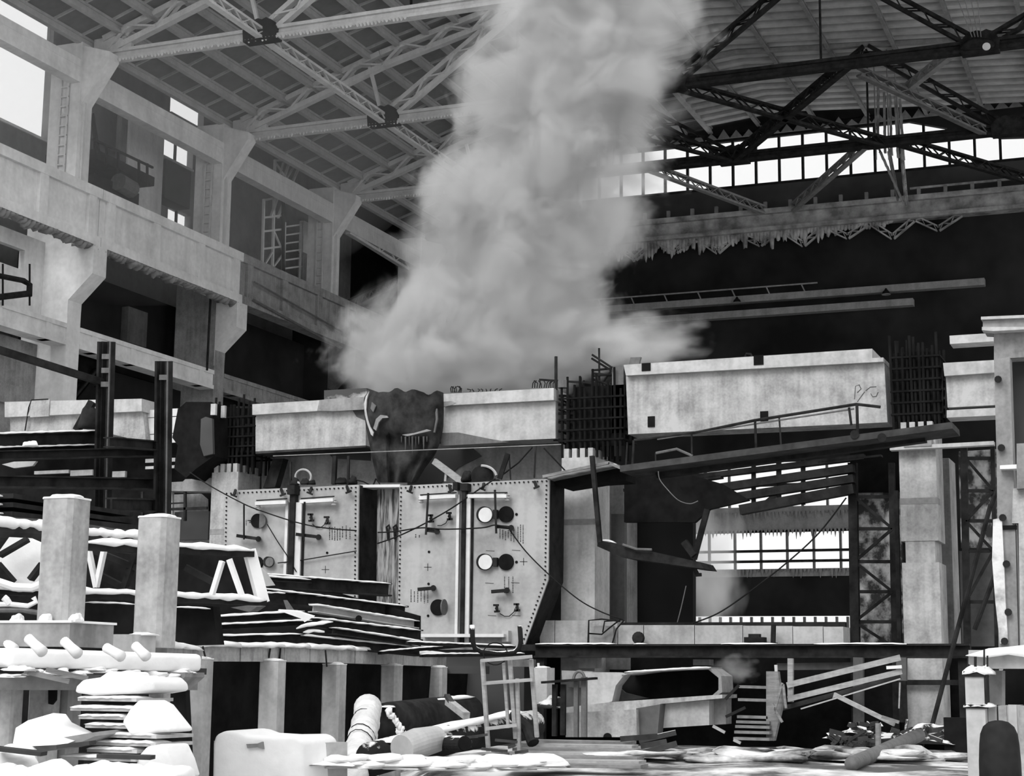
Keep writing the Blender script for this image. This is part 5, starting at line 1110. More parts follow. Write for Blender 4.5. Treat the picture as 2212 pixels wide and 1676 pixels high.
part('deck', 'wood_dark', sp, lambda b: b.bar(PD(-40, 1440, 18.2), PD(392, 1450, 19.8), 1.1, 0.07))
MB().bar(PD(-40, 1420, 17.9), PD(375, 1432, 19.6), 1.15, 0.2).build('snow_layer', 'snow', sp, bevel=0.06, smooth=True)
for i, (x0, y0, x1, y1) in enumerate(((58, 1376, 92, 1408), (136, 1382, 168, 1412), (226, 1396, 262, 1418), (290, 1392, 316, 1418), (12, 1384, 30, 1402))): part('snow_roll', 'snow', sp, lambda b: (b.tube([PD(x0, y0, 17.3 + 0.3 * i), PD(x0 + (x1 - x0) * 0.1, y0 + 3, 17.3 + 0.3 * i), PD(x0 + (x1 - x0) * 0.5, (y0 + y1) / 2, 17.2 + 0.3 * i), PD(x1, y1, 17.1 + 0.3 * i)], [0.03, 0.052, 0.05, 0.06], 12), setattr(b, 'smooth', True)))
def chunks(b):
    R = random.Random(2)
    for i in range(15):
        x = 20 + i * 26; b.lump(PD(x, 1452 + R.uniform(-4, 12), 17.4 + i * 0.12), R.uniform(0.08, 0.2), 0.12, R.uniform(0.03, 0.06), i, 0.5)
part('snow_chunks', 'snow', sp, chunks, kind='stuff')
part('edge_beam', 'concrete_mid', sp, lambda b: b.bar(PD(-40, 1472, 17.9), PD(400, 1474, 19.7), 0.5, 0.17))
for i, (x0, y0, x1, y1) in enumerate(((60, 1452, 150, 1472), (100, 1446, 190, 1466))): part('splinter', 'wood', sp, lambda b: b.bar(PD(x0, y0, 17.5), PD(x1, y1, 17.5), 0.03, 0.05))
for i, (x, w_, lab) in enumerate(((26, 0.2, 'pale pile at the very picture edge under the platform'), (98, 0.27, 'slotted pale pile under the snowy platform'), (148, 0.24, 'shaded pile beside the slotted one under the platform'), (346, 0.2, 'pile under the outer end of the snowy platform'))):
    t = oct_post('support_pile', lab, x, 1478, 1720, 18.6 + x * 0.004, w_, 'concrete' if i != 2 else 'concrete_mid', 'piles under the snowy platform', cap=False)
    if i == 1: part('slot', 'black', t, lambda b: b.prism([PD(xx, yy, 18.75) for xx, yy in ((104, 1486), (121, 1486), (120, 1512), (112, 1522), (104, 1520))], (0, 0.03, 0)))
o = fpoly([(-40, 1478), (400, 1478), (410, 1680), (-40, 1680)], 18.8, 0.1).build('pit_dark_sheet', 'black'); tag(o, 'black sheet added for the dark between the platform piles', 'board')  # black sheet added as the dark between the piles
o = MB().prism([PD(x, y, 18.9) for x, y in ((330, 1490), (352, 1455), (400, 1452), (400, 1462), (368, 1490))], (0, 0.4, 0)).build('knee_brace', 'concrete_mid'); tag(o, 'grey knee brace at the platform outer end', 'brace')
kb = thing('base_block', 'snowy base block at the foot of the cracked post', 'block', PD(310, 1420, 20.4))
part('block', 'concrete_pale', kb, lambda b: b.box(PD(286, 1390, 20.3).x, PD(336, 1390, 20.3).x, 17.0, 17.5, PD(310, 1425, 20.3).z, PD(310, 1372, 20.3).z)); part('snow_cap', 'snow', kb, lambda b: b.lump(PD(312, 1373, 20.2), 0.16, 0.2, 0.04, 1))
o = MB().bar(PD(335, 1410, 21), PD(412, 1420, 23), 0.3, 0.2).build('short_sleeper', 'concrete_mid'); tag(o, 'short grey sleeper snowed over beside the cracked post', 'sleeper'); part('snow_cap', 'snow', o, lambda b: b.snow(PD(335, 1394, 20.8), PD(414, 1404, 22.8), 0.35, 0.09, seed=2))

# ---- row of piles carrying a concrete beam
prow = [(431, 1424, 29.8), (590, 1428, 31.8), (723, 1436, 34.2), (847, 1438, 37.6), (945, 1442, 41.0)]
plab = ['octagonal pile nearest the snowy platform in the receding row', 'second octagonal pile of the receding row', 'third octagonal pile of the receding row, with a hook hole', 'fourth octagonal pile of the receding row, above the wrapped pipe', 'last octagonal pile of the receding row, behind the black pipe']
for i, (x, y, d) in enumerate(prow):
    t = oct_post('concrete_pile', plab[i], x, y, 1820, d, 0.39, 'concrete_pale', 'octagonal piles of the receding row')
    if i == 2: part('hook_hole', 'black', t, lambda b: b.prism([PD(xx, yy, d - 0.27) for xx, yy in ((719, 1488), (723, 1488), (722, 1500), (719, 1498))], (0, 0.02, 0)))
cb = thing('capping_beam', 'snow-topped concrete capping beam over the receding piles', 'beam', PD(680, 1430, 35.5))
pts = [(405, 1411, 29.9), (505, 1412, 30.9), (600, 1413, 32.2), (655, 1414, 33.0), (752, 1418, 35.0), (857, 1423, 38.6), (952, 1428, 42.0)]
for a, c in zip(pts, pts[1:]):
    dx = (c[0] - a[0]) * 0.006
    part('beam_block', 'concrete', cb, lambda b: b.bar(PD(a[0] + dx, a[1], a[2] + 0.15), PD(c[0] - dx, c[1], c[2] + 0.15), 0.3, 0.28))
part('snow_cap', 'snow', cb, lambda b: [b.snow(PD(a[0], a[1] - 17 * 30 / a[2], a[2]), PD(c[0], c[1] - 17 * 30 / c[2], c[2]), 0.38, 0.09, seed=int(a[0]), taper=False) for a, c in zip(pts, pts[1:])])
for x0, y0, x1, y1 in ((428, 1396, 424, 1422), (438, 1396, 444, 1422), (584, 1400, 580, 1425), (606, 1400, 604, 1424), (703, 1404, 706, 1440)):
    part('tie_wire', 'steel_dark', cb, lambda b: b.cyl(PD(x0, y0, 29.5 + (x0 - 420) * 0.014), PD(x1, y1, 29.5 + (x0 - 420) * 0.014), 0.018, 5))
o = fpoly([(395, 1420), (1010, 1440), (1010, 1700), (395, 1700)], 33.0, 0.1)
o = MB().prism([PD(x, y, d) for x, y, d in ((390, 1425, 31.5), (1040, 1440, 43.5), (1040, 1640, 43.5), (390, 1720, 31.5))], (0.02, 0.12, 0)).build('pit_shade', 'black'); tag(o, 'black sheet added for the dark of the pit behind the receding piles', 'shutter')  # black sheet added as the darkness of the pit

# ---- pile of steel beams with snow lines
bl = [(530, 1236, 838, 1259, 30, 36, 39.5, 'steel_dark', 'topmost black steel beam of the snowy stack'),
      (500, 1262, 873, 1308, 30, 34.5, 38.6, 'steel_dark', 'long black steel beam second from the top of the stack'),
      (676, 1304, 896, 1340, 18, 35, 37.8, 'steel_pale', 'pale-webbed steel beam with a round hole in the stack'),
      (668, 1332, 904, 1360, 24, 34.6, 37.5, 'steel_dark', 'black steel beam just under the pale-webbed one'),
      (718, 1354, 908, 1384, 16, 34.8, 37.2, 'steel_dark', 'thin black beam low at the outer end of the stack'),
      (452, 1331, 652, 1318, 16, 33, 34.4, 'steel_dark', 'dark crooked beam at the inner end of the stack'),
      (455, 1348, 668, 1338, 13, 33, 34.4, 'steel_dark', 'thin dark beam under the crooked one'),
      (440, 1372, 648, 1368, 26, 32.6, 34.2, 'steel_dark', 'deep dark beam lying on the capping beam'),
      (648, 1370, 905, 1396, 22, 34.3, 37.2, 'steel_dark', 'lowest black beam at the outer end of the stack'),
      (515, 1240, 665, 1250, 10, 35.2, 36.6, 'steel_dark', 'short slim beam lying behind the stack top')]
for i, (x0, y0, x1, y1, hpx, d0, d1, m_, lab) in enumerate(bl):
    h_ = pxm(hpx, (d0 + d1) / 2)
    o = MB().ibar(PD(x0, y0 + hpx / 2, d0), PD(x1, y1 + hpx / 2, d1), 0.26, h_).build('stacked_beam', m_); tag(o, lab, 'beam', 'steel beams of the snowy stack')
    part('snow_line', 'snow', o, lambda b: b.snow(PD(x0, y0 + 2, d0 - 0.08), PD(x1, y1 + 2, d1 - 0.08), 0.22, 0.04, seed=i + 20))
    if m_ == 'steel_pale': part('round_hole', 'black', o, lambda b: b.cyl(PD(775, 1336, 35.9), PD(775, 1336, 35.8), 0.07, 14))
o = fpoly([(440, 1290), (640, 1255), (905, 1330), (905, 1402), (440, 1402)], 34.6, 0.1).build('stack_sheet', 'black'); tag(o, 'black sheet inside the steel stack', 'fill_sheet')  # thin black upright sheet between the stacked beams
o = MB().prism([PD(x, y, 33.2) for x, y in ((600, 1318), (640, 1320), (678, 1332), (658, 1344), (650, 1336))], (0, 0.05, 0.02)).build('torn_plate', 'snow'); tag(o, 'white torn plate drooping over the steel stack', 'plate')
o = MB().prism([PD(x, y, 33.6) for x, y in ((564, 1226), (575, 1238), (592, 1264), (574, 1266), (556, 1240))], (0, 0.05, 0)).build('tilted_plate', 'steel_pale'); tag(o, 'pale tilted plate at the lattice girder end', 'plate')
o = MB().prism([PD(x, y, 33.4) for x, y in ((612, 1296), (618, 1296), (636, 1322), (622, 1326))], (0, 0.05, 0)).build('tilted_plate', 'steel_grey'); tag(o, 'grey tilted plate in the middle of the steel stack', 'plate')
o = MB().prism([PD(x, y, 30) for x, y in ((498, 1312), (530, 1308), (556, 1310), (538, 1322), (515, 1316))], (0, 0.3, 0.02)).build('tilted_plate', 'steel_grey'); tag(o, 'crumpled grey plate under the lattice girder end', 'plate')
ee = thing('snowy_bracket', 'snow-caked toothed bracket at the inner end of the stack', 'bracket', PD(450, 1365, 32.2))
for y in (1330, 1346, 1358): part('tooth', 'snow', ee, lambda b: b.snow(PD(444, y, 32.4), PD(462, y + 1, 32.4), 0.08, 0.04, seed=y))
part('back', 'snow', ee, lambda b: b.bar(PD(459, 1325, 32.4), PD(460, 1362, 32.4), 0.04, 0.06, (0, 1, 0)))
o = MB().snow(PD(540, 1280, 33.6), PD(615, 1281, 33.9), 0.1, 0.03, seed=77).build('snow_line', 'snow'); tag(o, 'thread of snow on the stack under the lattice girder end', 'snow')
for i, (x0, y0, x1, y1) in enumerate(((640, 1358, 720, 1344), (655, 1366, 700, 1364))):
    o = MB().snow(PD(x0, y0, 33.5), PD(x1, y1, 33.6), 0.16, 0.07, seed=i + 60).build('snow_clump', 'snow'); tag(o, ['snow clump hanging on the middle of the stack', 'small snow clump just below the hanging one'][i], 'snow')

# ---- foreground: slab stack and snow heaps
sk = thing('slab_stack', 'stack of thin slabs buried in snow in the foreground', 'slabs', PD(255, 1640, 14))
rows = [(176, 322, 1506), (160, 325, 1527), (178, 300, 1545), (192, 340, 1564), (205, 368, 1584), (205, 366, 1601), (196, 318, 1616), (140, 330, 1632)]
for i, (xa, xb, y) in enumerate(rows):
    d = 14.2 - i * 0.06; a, c = PD(xa, y, d), PD(xb, y, d)
    s_ = part('slab', 'concrete_pale', sk, lambda b: b.box(a.x, c.x + 0.05, a.y - 0.05, a.y + 0.5, a.z - 0.028, a.z))
    part('snow_line', 'snow', s_, lambda b: b.snow(a + V(0, 0.1, 0), V(c.x, a.y + 0.1, a.z), 0.34, 0.022, seed=i, seg=14))
    part('spacer', 'wood_dark', sk, lambda b: b.box(a.x + 0.1, c.x - 0.06, a.y + 0.12, a.y + 0.45, a.z - 0.075, a.z - 0.028))
part('snow_cushion', 'snow', sk, bevel=0.04, smooth=True, fn=lambda b: [b.prism([PD(x, y, 14.1) for x, y in ((160, 1496), (164, 1482), (178, 1468), (214, 1463), (232, 1450), (244, 1450), (250, 1462), (318, 1462), (332, 1476), (334, 1492), (300, 1498), (200, 1502))], (0.02, 0.5, 0))])
part('snow_drift', 'snow', sk, bevel=0.05, smooth=True, fn=lambda b: [b.prism([PD(x, y, 13.75) for x, y in ((300, 1510), (322, 1522), (362, 1572), (366, 1580), (280, 1588), (262, 1560), (280, 1530))], (0.05, 0.3, 0)), b.prism([PD(x, y, 13.5) for x, y in ((316, 1612), (352, 1606), (368, 1640), (380, 1680), (280, 1680), (300, 1630))], (0.05, 0.3, 0))])
sb_ = thing('snow_slab', 'tilted slab blanketed in snow at the picture corner', 'slab', PD(110, 1640, 13.5))
part('slab', 'concrete_mid', sb_, lambda b: b.prism([PD(x, y, 13.6) for x, y in ((20, 1612), (200, 1582), (205, 1590), (140, 1618), (30, 1630))], (0.05, 0.5, 0.03)))
part('snow_blanket', 'snow', sb_, lambda b: b.add([PD(x, y, d) for x, y, d in ((34, 1572, 14.2), (60, 1556, 14.3), (115, 1540, 14.4), (142, 1542, 14.4), (155, 1560, 14.3), (204, 1584, 14.0), (140, 1608, 13.4), (60, 1612, 13.3), (28, 1605, 13.4), (120, 1580, 13.7), (60, 1590, 13.6))], [(0, 1, 10), (1, 2, 9, 10), (2, 3, 9), (3, 4, 9), (4, 5, 9), (5, 6, 9), (6, 7, 10, 9), (7, 8, 10), (8, 0, 10)]), smooth=True)
sm_ = MB()
for i in range(10): sm_.lump(PD(-10 + i * 40, 1690 + (i % 3) * 8, 12.4), 0.22, 0.3, 0.14, i, 0.3)
sm_.lump(PD(0, 1668, 13.2), 0.34, 0.3, 0.2, 4, 0.3)
o = sm_.build('snow_bank', 'snow'); tag(o, 'rumpled bank of snow along the foreground corner', 'snow', kind='stuff')
for i, (x0, y0, x1, y1) in enumerate(((-10, 1616, 95, 1628), (130, 1612, 200, 1604), (215, 1632, 330, 1636))):
    o = MB().bar(PD(x0, y0, 12.9), PD(x1, y1, 12.9), 0.2, 0.03).build('buried_board', 'wood_dark'); tag(o, ['dark board edge showing at the picture corner', 'dark board edge under the tilted slab', 'dark board edge under the slab stack'][i], 'board', 'boards showing through the snow bank')
bx = thing('snowed_box', 'snow-heaped box with a dark mark between the nearest two piles', 'box', PD(560, 1680, 22))
part('box', 'concrete_pale', bx, lambda b: b.prism([PD(x, y, 22) for x, y in ((462, 1600), (652, 1605), (652, 1700), (470, 1700))], (0.3, 0.7, 0)))
part('snow_heap', 'snow', bx, bevel=0.06, smooth=True, fn=lambda b: [b.prism([PD(x, y, 21.9) for x, y in ((457, 1700), (458, 1606), (464, 1586), (486, 1577), (508, 1580), (530, 1588), (580, 1591), (638, 1590), (654, 1602), (656, 1700))], (0.15, 0.7, 0.02))])
part('mark', 'concrete_mid', bx, lambda b: [b.prism([PD(x, y, 21.86) for x, y in ((532, 1607), (556, 1606), (566, 1602), (568, 1618), (556, 1614), (534, 1616))], (0, 0.2, 0))])
# ================================================================== LOWER MIDDLE AND RIGHT: PIPES, TROUGH, TRESTLES, RAMP
wr_ = thing('wrapped_pipe', 'white cloth-wrapped pipe standing out of the snow', 'pipe', PD(780, 1640, 26))
pp = [PD(795, 1526, 29.5), PD(792, 1552, 28.4), PD(785, 1585, 27.2), PD(776, 1620, 26), PD(765, 1680, 24.4)]
ppf = []; rr = []
for i in range(33):
    k = i / 32 * (len(pp) - 1); j = min(int(k), len(pp) - 2); ppf.append(pp[j].lerp(pp[j + 1], k - j)); rr.append(0.215 + 0.022 * math.sin(i * 1.9) + 0.012 * math.sin(i * 0.8) - (0.06 if i == 0 else 0))
part('wrapping', 'wrap_cloth', wr_, lambda b: (b.tube(ppf, rr, 18), setattr(b, 'smooth', True)))
part('tie', 'steel_dark', wr_, lambda b: [b.tube([ppf[k] + (ppf[k] - ppf[k - 1]).orthogonal().normalized() * 0 + V(math.cos(a) * 0.232, -abs(math.sin(a)) * 0.1, math.sin(a) * 0.225) for a in [i * 2 * math.pi / 14 for i in range(15)]], 0.008, 4) for k in (10, 18, 21)])
dp = thing('black_pipe', 'fat black pipe with snow along its back, lying behind the wrapped one', 'pipe', PD(930, 1590, 33))
part('barrel', 'steel_dark', dp, lambda b: (b.tube([PD(838, 1560, 31.5), PD(930, 1548, 33.5), PD(1010, 1540, 35.5)], 0.37, 22), setattr(b, 'smooth', True)))
part('snow_back', 'snow', dp, lambda b: b.snow(PD(832, 1528, 31.4), PD(1012, 1505, 35.4), 0.3, 0.06, seed=8, seg=18))
def splash(b):
    R = random.Random(6)
    for i in range(12):
        u = i / 11; b.lump(PD(838 + 40 * u + R.uniform(-5, 5), 1535 + 62 * u, 31.15), R.uniform(0.04, 0.09), 0.04, R.uniform(0.04, 0.09), i, 0.4, 8, 4, False)
part('snow_splashes', 'snow', dp, splash, kind='stuff')
lp = thing('snowy_pipe', 'long snow-patched pipe slanting up to the wooden trestle', 'pipe', PD(980, 1620, 27))
part('barrel', 'snowy_steel', lp, lambda b: (b.tube([PD(800, 1640, 24.5), PD(980, 1592, 27), PD(1150, 1565, 30)], 0.25, 20), setattr(b, 'smooth', True)))
part('snow_back', 'snow', lp, lambda b: b.snow(PD(830, 1604, 24.7), PD(1120, 1538, 29.3), 0.32, 0.06, seed=4, seg=22))
o = MB(); o.tube([PD(868, 1618, 24.0), PD(900, 1606, 24.3), PD(942, 1596, 24.7)], [0.20, 0.22, 0.19], 26)
o = o.build('wrapped_roll', 'steel_pale'); tag(o, 'smooth grey wrapped roll lying on the snowy pipe', 'roll')
st_ = thing('pipe_stub', 'short pipe stub with a black open end under the snowy pipe', 'pipe', PD(975, 1620, 24.5))
part('barrel', 'snowy_steel', st_, lambda b: b.tube([PD(948, 1605, 24.8), PD(1003, 1606, 24.2)], 0.11, 16)); part('bore', 'black', st_, lambda b: b.cyl(PD(1003, 1606, 24.2), PD(1005, 1606, 24.17), 0.1, 16))
o = MB().bar(PD(965, 1502, 31), PD(985, 1530, 30.6), 0.1, 0.06).build('charred_plank', 'wood_dark'); tag(o, 'charred plank end resting over the black pipe', 'plank')
o = MB().bar(PD(968, 1515, 31), PD(1008, 1546, 30), 0.12, 0.12).build('pale_plank', 'wood_pale'); tag(o, 'pale weathered plank sloping off the black pipe', 'plank')
o = MB().tube([PD(1110, 1545, 28), PD(1140, 1575, 27.6), PD(1152, 1605, 27.4)], 0.1, 10).build('bent_pipe', 'steel_dark'); tag(o, 'black bent pipe at the foot of the wooden trestle', 'pipe')
sn_ = MB()
for i in range(16): sn_.lump(PD(740 + i * 28, 1650 + (i * 7) % 13, 22.5 + 0.1 * i), 0.5, 0.5, 0.11, i, 0.5)
o = sn_.build('snow_drift', 'snow'); tag(o, 'low snow drift in front of the pipes', 'snow', kind='stuff')
db_ = MB(); R = random.Random(21)
for i in range(22):
    x = 835 + R.uniform(0, 300); y = 1590 + R.uniform(0, 40); d = 27 - (y - 1590) * 0.06
    db_.bar(PD(x, y, d), PD(x + R.uniform(15, 50), y + R.uniform(-10, 6), d), 0.06, 0.04)
o = db_.build('debris', 'wood_dark'); tag(o, 'scattered dark splinters around the pipes', 'debris', kind='stuff')

# ---- wooden trestle (open frame)
ts = thing('wooden_trestle', 'tall open wooden trestle frame in front of the pipes', 'trestle', PD(1095, 1625, 27.5))
for x0, y0, x1, y1, w in ((1042, 1425, 1055, 1622, 0.06), (1088, 1432, 1098, 1572, 0.045), (1101, 1420, 1114, 1595, 0.06), (1117, 1466, 1122, 1628, 0.055), (1147, 1424, 1160, 1592, 0.06)):
    part('post', 'wood_pale', ts, lambda b: b.bar(PD(x0, y0, 27.4), PD(x1, y1, 27.4), w))
for x0, y0, x1, y1 in ((1038, 1427, 1150, 1418), (1041, 1476, 1150, 1468), (1049, 1574, 1116, 1566)):
    part('rail', 'wood_pale', ts, lambda b: b.bar(PD(x0, y0, 27.3), PD(x1, y1, 27.3), 0.05, 0.055))
ub = thing('bent_tube', 'snow-flecked U-bent tube at the foot of the chamfered panel', 'tube', PD(1072, 1412, 34))
part('tube', 'snowy_steel', ub, lambda b: (b.tube([PD(1020, 1350, 34), PD(1021, 1385, 34), PD(1026, 1400, 34), PD(1040, 1408, 34), PD(1075, 1412, 34), PD(1110, 1409, 34), PD(1121, 1400, 34), PD(1125, 1385, 34), PD(1123, 1352, 34)], 0.05, 12), setattr(b, 'smooth', True)))
part('wire_coil', 'cable', ub, lambda b: b.tube([PD(1070 + 26 * math.cos(a), 1412 - 24 * math.sin(a), 33.8) for a in [i * 0.35 for i in range(18)]], 0.012, 5))
for i, (x0, y0, x1, y1, lab) in enumerate(((820, 1410, 1018, 1393, 'snow-lined thin bar below the steel stack'), (910, 1416, 1130, 1414, 'level snow-lined bar under the chamfered panel'), (880, 1389, 1110, 1398, 'thin snow-lined bar at the panel foot'))):
    o = MB().bar(PD(x0, y0, 36), PD(x1, y1, 37.5), 0.15, 0.07).build('loose_bar', 'steel_dark'); tag(o, lab, 'bar'); part('snow_line', 'snow', o, lambda b: b.snow(PD(x0, y0 - 3, 35.9), PD(x1, y1 - 3, 37.4), 0.12, 0.03, seed=i))
o = MB().box(PY(480, 1403, PYL).x, PY(1128, 1403, PYL).x, PYL + 0.15, PYL + 1.1, -0.1, PY(800, 1403, PYL + 0.15).z).build('plinth', 'soot_grey'); tag(o, 'long dark plinth carrying the two riveted panels', 'plinth')
o = fbox(960, 1438, 1040, 1455, 38.2, 0.5).build('dim_sleeper', 'soot_grey'); tag(o, 'dim sleeper beyond the last pile of the row', 'sleeper')
o = fbox(1100, 1424, 1148, 1440, 38.2, 0.3).build('dim_sleeper', 'steel_grey'); tag(o, 'grey sleeper seen through the trestle top', 'sleeper')

# ---- white post, clamp posts, trough and blocks
t = thing('white_post', 'short white square post beside the trestle', 'post', PD(1166, 1530, 38))
a, c = PY(1151, 1442, 36.4), PY(1181, 1530, 36.4)
part('shaft', 'concrete_pale', t, lambda b: b.box(a.x, c.x, 36.4, 36.9, c.z, a.z)); part('snow_cap', 'snow', t, lambda b: b.lump(V((a.x + c.x) / 2, 36.6, a.z), 0.16, 0.2, 0.04, 1))
part('knob', 'white_steel', t, lambda b: b.cyl(PY(1163, 1442, 36.5), PY(1163, 1432, 36.5), 0.03, 8))
tg = thing('concrete_trough', 'octagonal concrete trough with a black mouth under the long beam', 'trough', PY(1440, 1520, 38.5))
fpoly([(1330, 1452), (1348, 1458), (1330, 1481), (1322, 1515), (1262, 1530), (1262, 1452)], 37.4, 0.5).build('cheek', 'concrete_pale', tg)
fpoly([(1350, 1458), (1400, 1450), (1460, 1446), (1530, 1445), (1552, 1462), (1552, 1490), (1535, 1505), (1440, 1510), (1322, 1516), (1332, 1480)], 38.4, 0.1).build('mouth', 'black', tg)
fpoly([(1340, 1456), (1348, 1458), (1400, 1451), (1460, 1447), (1530, 1445), (1533, 1441), (1460, 1442), (1400, 1446)], 37.3, 1.1).build('roof_lip', 'concrete_pale', tg)
fpoly([(1533, 1442), (1558, 1460), (1560, 1495), (1540, 1508), (1536, 1504), (1552, 1490), (1552, 1464), (1530, 1446)], 37.4, 1.0).build('end_lip', 'concrete_mid', tg)
fpoly([(1220, 1528), (1322, 1516), (1440, 1508), (1560, 1500), (1560, 1508), (1430, 1520), (1375, 1532), (1220, 1540)], 37.0, 1.3).build('sill_ledge', 'concrete', tg)
fpoly([(1322, 1516), (1331, 1480), (1350, 1496), (1400, 1508)], 38.2, 0.1).build('inner_floor', 'concrete_dark', tg)
part('snow_line', 'snow', tg, lambda b: b.snow(PY(1350, 1452, 37.2), PY(1535, 1441, 37.2), 0.15, 0.03, seed=4))
bf = thing('footing_box', 'grey concrete footing box with a shaded end below the trough', 'block', PY(1310, 1590, 36.5))
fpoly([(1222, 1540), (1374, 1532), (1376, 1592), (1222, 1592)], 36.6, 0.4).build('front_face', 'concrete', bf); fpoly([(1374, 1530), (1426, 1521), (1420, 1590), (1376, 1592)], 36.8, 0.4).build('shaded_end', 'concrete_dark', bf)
part('arch_hole', 'black', bf, lambda b: b.prism([PY(1312 + 9 * math.cos(a), 1592 - 9 * math.sin(a), 36.58) for a in [i * math.pi / 8 for i in range(9)]], (0, 0.03, 0)))
tag(fpoly([(1428, 1520), (1532, 1512), (1532, 1566), (1422, 1573)], 37.2, 0.5).build('pale_block', 'concrete_pale'), 'bright speckled concrete block under the trough mouth', 'block')
o = fpoly([(1530, 1510), (1568, 1506), (1568, 1564), (1532, 1566)], 37.6, 0.5).build('pale_block', 'concrete_mid'); tag(o, 'grey block beside the speckled one at the trough end', 'block')
for i, (x0, x1, yt, yb, lab) in enumerate(((1239, 1248, 1470, 1592, 'brown-grey clamp post, inner of the looped pair'), (1255, 1266, 1462, 1592, 'brown-grey clamp post, outer of the looped pair'), (1192, 1201, 1478, 1590, 'black stake nearest the white post'), (1210, 1220, 1478, 1588, 'black stake second from the white post'))):
    o = fbox(x0, yt, x1, yb, 36.0, 0.1).build('stake', 'steel_grey' if i < 2 else 'steel_dark'); tag(o, lab, 'stake', 'stakes by the trough')
    if i == 1: part('loop', 'steel_grey', o, lambda b: b.tube([PY(1251 + 12 * math.cos(a), 1468 - 18 * math.sin(a), 35.95) for a in [i_ * math.pi / 10 for i_ in range(11)]], 0.035, 8))
cl_ = MB().bar(PY(1172, 1474, 35.9), PY(1288, 1465, 35.9), 0.2, 0.05).build('clamp_bar', 'steel_dark'); tag(cl_, 'black pointed clamp bar laid across the stakes', 'bar')
o = fpoly([(1213, 1448), (1280, 1450), (1276, 1466), (1214, 1468)], 37.6, 0.2).build('rag_board', 'concrete_mid'); tag(o, 'grey ragged board behind the looped stakes', 'board')
o = MB().bar(PY(1222, 1512, 38.9), PY(1240, 1500, 38.9), 0.3, 0.4).build('dark_sack', 'steel_dark'); tag(o, 'dark sack slumped between the stakes', 'sack')
tag(fbox(1215, 1485, 1262, 1530, 38.0, 0.2).build('grey_board', 'concrete_dark'), 'dim board standing behind the looped stakes', 'board')
o = MB().lump(PY(1190, 1530, 36.3), 0.35, 0.3, 0.25, 5, 0.4).build('scrap_heap', 'snowy_wood'); tag(o, 'snow-flecked scrap heap at the foot of the stakes', 'scrap', kind='stuff')
# ---- plank deck, snow and debris along the bottom
pd = thing('plank_deck', 'weathered plank deck lying in the foreground below the footing box', 'deck', PD(1250, 1640, 25))
for i in range(7):
    y0 = 1596 + i * 8.5; part('plank', 'wood_pale' if i % 2 else 'wood', pd, lambda b: b.bar(PD(1128 - i * 6, y0 + 4, 31 - i * 1.05), PD(1368 + i * 4, y0 + 8, 30.4 - i * 1.05), 0.5, 0.05))
for i, (x, y) in enumerate(()): part('broken_end', 'wood_dark', pd, lambda b: b.bar(PD(x, y, 24), PD(x + 6, y + 16, 24), 0.05, 0.05))
for i, (x0, y0, x1, y1, m_) in enumerate(((1380, 1600, 1460, 1582, 'snowy_wood'), (1340, 1596, 1420, 1590, 'wood_dark'), (1384, 1612, 1440, 1602, 'wood_dark'), (1390, 1626, 1462, 1606, 'wood_dark'))):
    o = MB().bar(PD(x0, y0, 31 - i), PD(x1, y1, 31 - i), 0.15, 0.09).build('scrap_plank', m_); tag(o, ['snow-spotted plank beside the footing box', 'thin dark plank at the shaded footing end', 'dark plank in the snow beyond the deck', 'dark slanting plank at the deck corner'][i], 'plank', 'scrap planks by the deck')
hz = MB()
for i in range(20): hz.lump(PD(1400 + i * 33, 1634 + (i * 5) % 11, 27 + (i % 4)), 0.8, 0.7, 0.08 + 0.04 * (i % 3), i, 0.6)
o = hz.build('snow_ridge', 'snowy_ground'); tag(o, 'churned snow and mud ridge along the lower edge', 'snow', kind='stuff')
# ---- steps and wood pile right of the trough
wpile = thing('timber_steps', 'grey timber steps beside the trough end', 'steps', PY(1630, 1600, 37.5))
for i, y in enumerate((1480, 1508, 1545, 1556, 1566, 1578, 1592)):
    fpoly([(1596 - i * 2, y), (1662, y + 2), (1662, y + 8), (1596 - i * 2, y + 6)], 37.6 - 0.1 * i, 0.3).build('tread', 'wood', wpile)
fpoly([(1655, 1450), (1680, 1450), (1690, 1520), (1672, 1600), (1655, 1600)], 37.4, 0.2).build('side_board', 'wood', wpile)
part('snow_spike', 'concrete_pale', wpile, lambda b: b.bar(PY(1676, 1436, 37.5), PY(1677, 1452, 37.5), 0.06))
for x0, y0, x1, y1 in ((1690, 1475, 1672, 1540), (1692, 1478, 1698, 1530), (1668, 1520, 1690, 1560)): part('strut', 'wood', wpile, lambda b: b.bar(PY(x0, y0, 37.2), PY(x1, y1, 37.2), 0.05))
for i, (x0, y0, x1, y1) in enumerate(((1567, 1510, 1596, 1480), (1568, 1548, 1610, 1528), (1540, 1568, 1566, 1582), (1585, 1598, 1600, 1605))):
    o = MB().bar(PY(x0, y0, 37.0), PY(x1, y1, 37.0), 0.05, 0.06).build('loose_stick', 'steel_dark' if i < 2 else 'wood_pale'); tag(o, ['dark stick rising from the trough end', 'lower dark stick by the timber steps', 'pale splinter sloping below the grey block', 'small pale splinter in the snow by the steps'][i], 'stick', 'loose sticks by the steps')
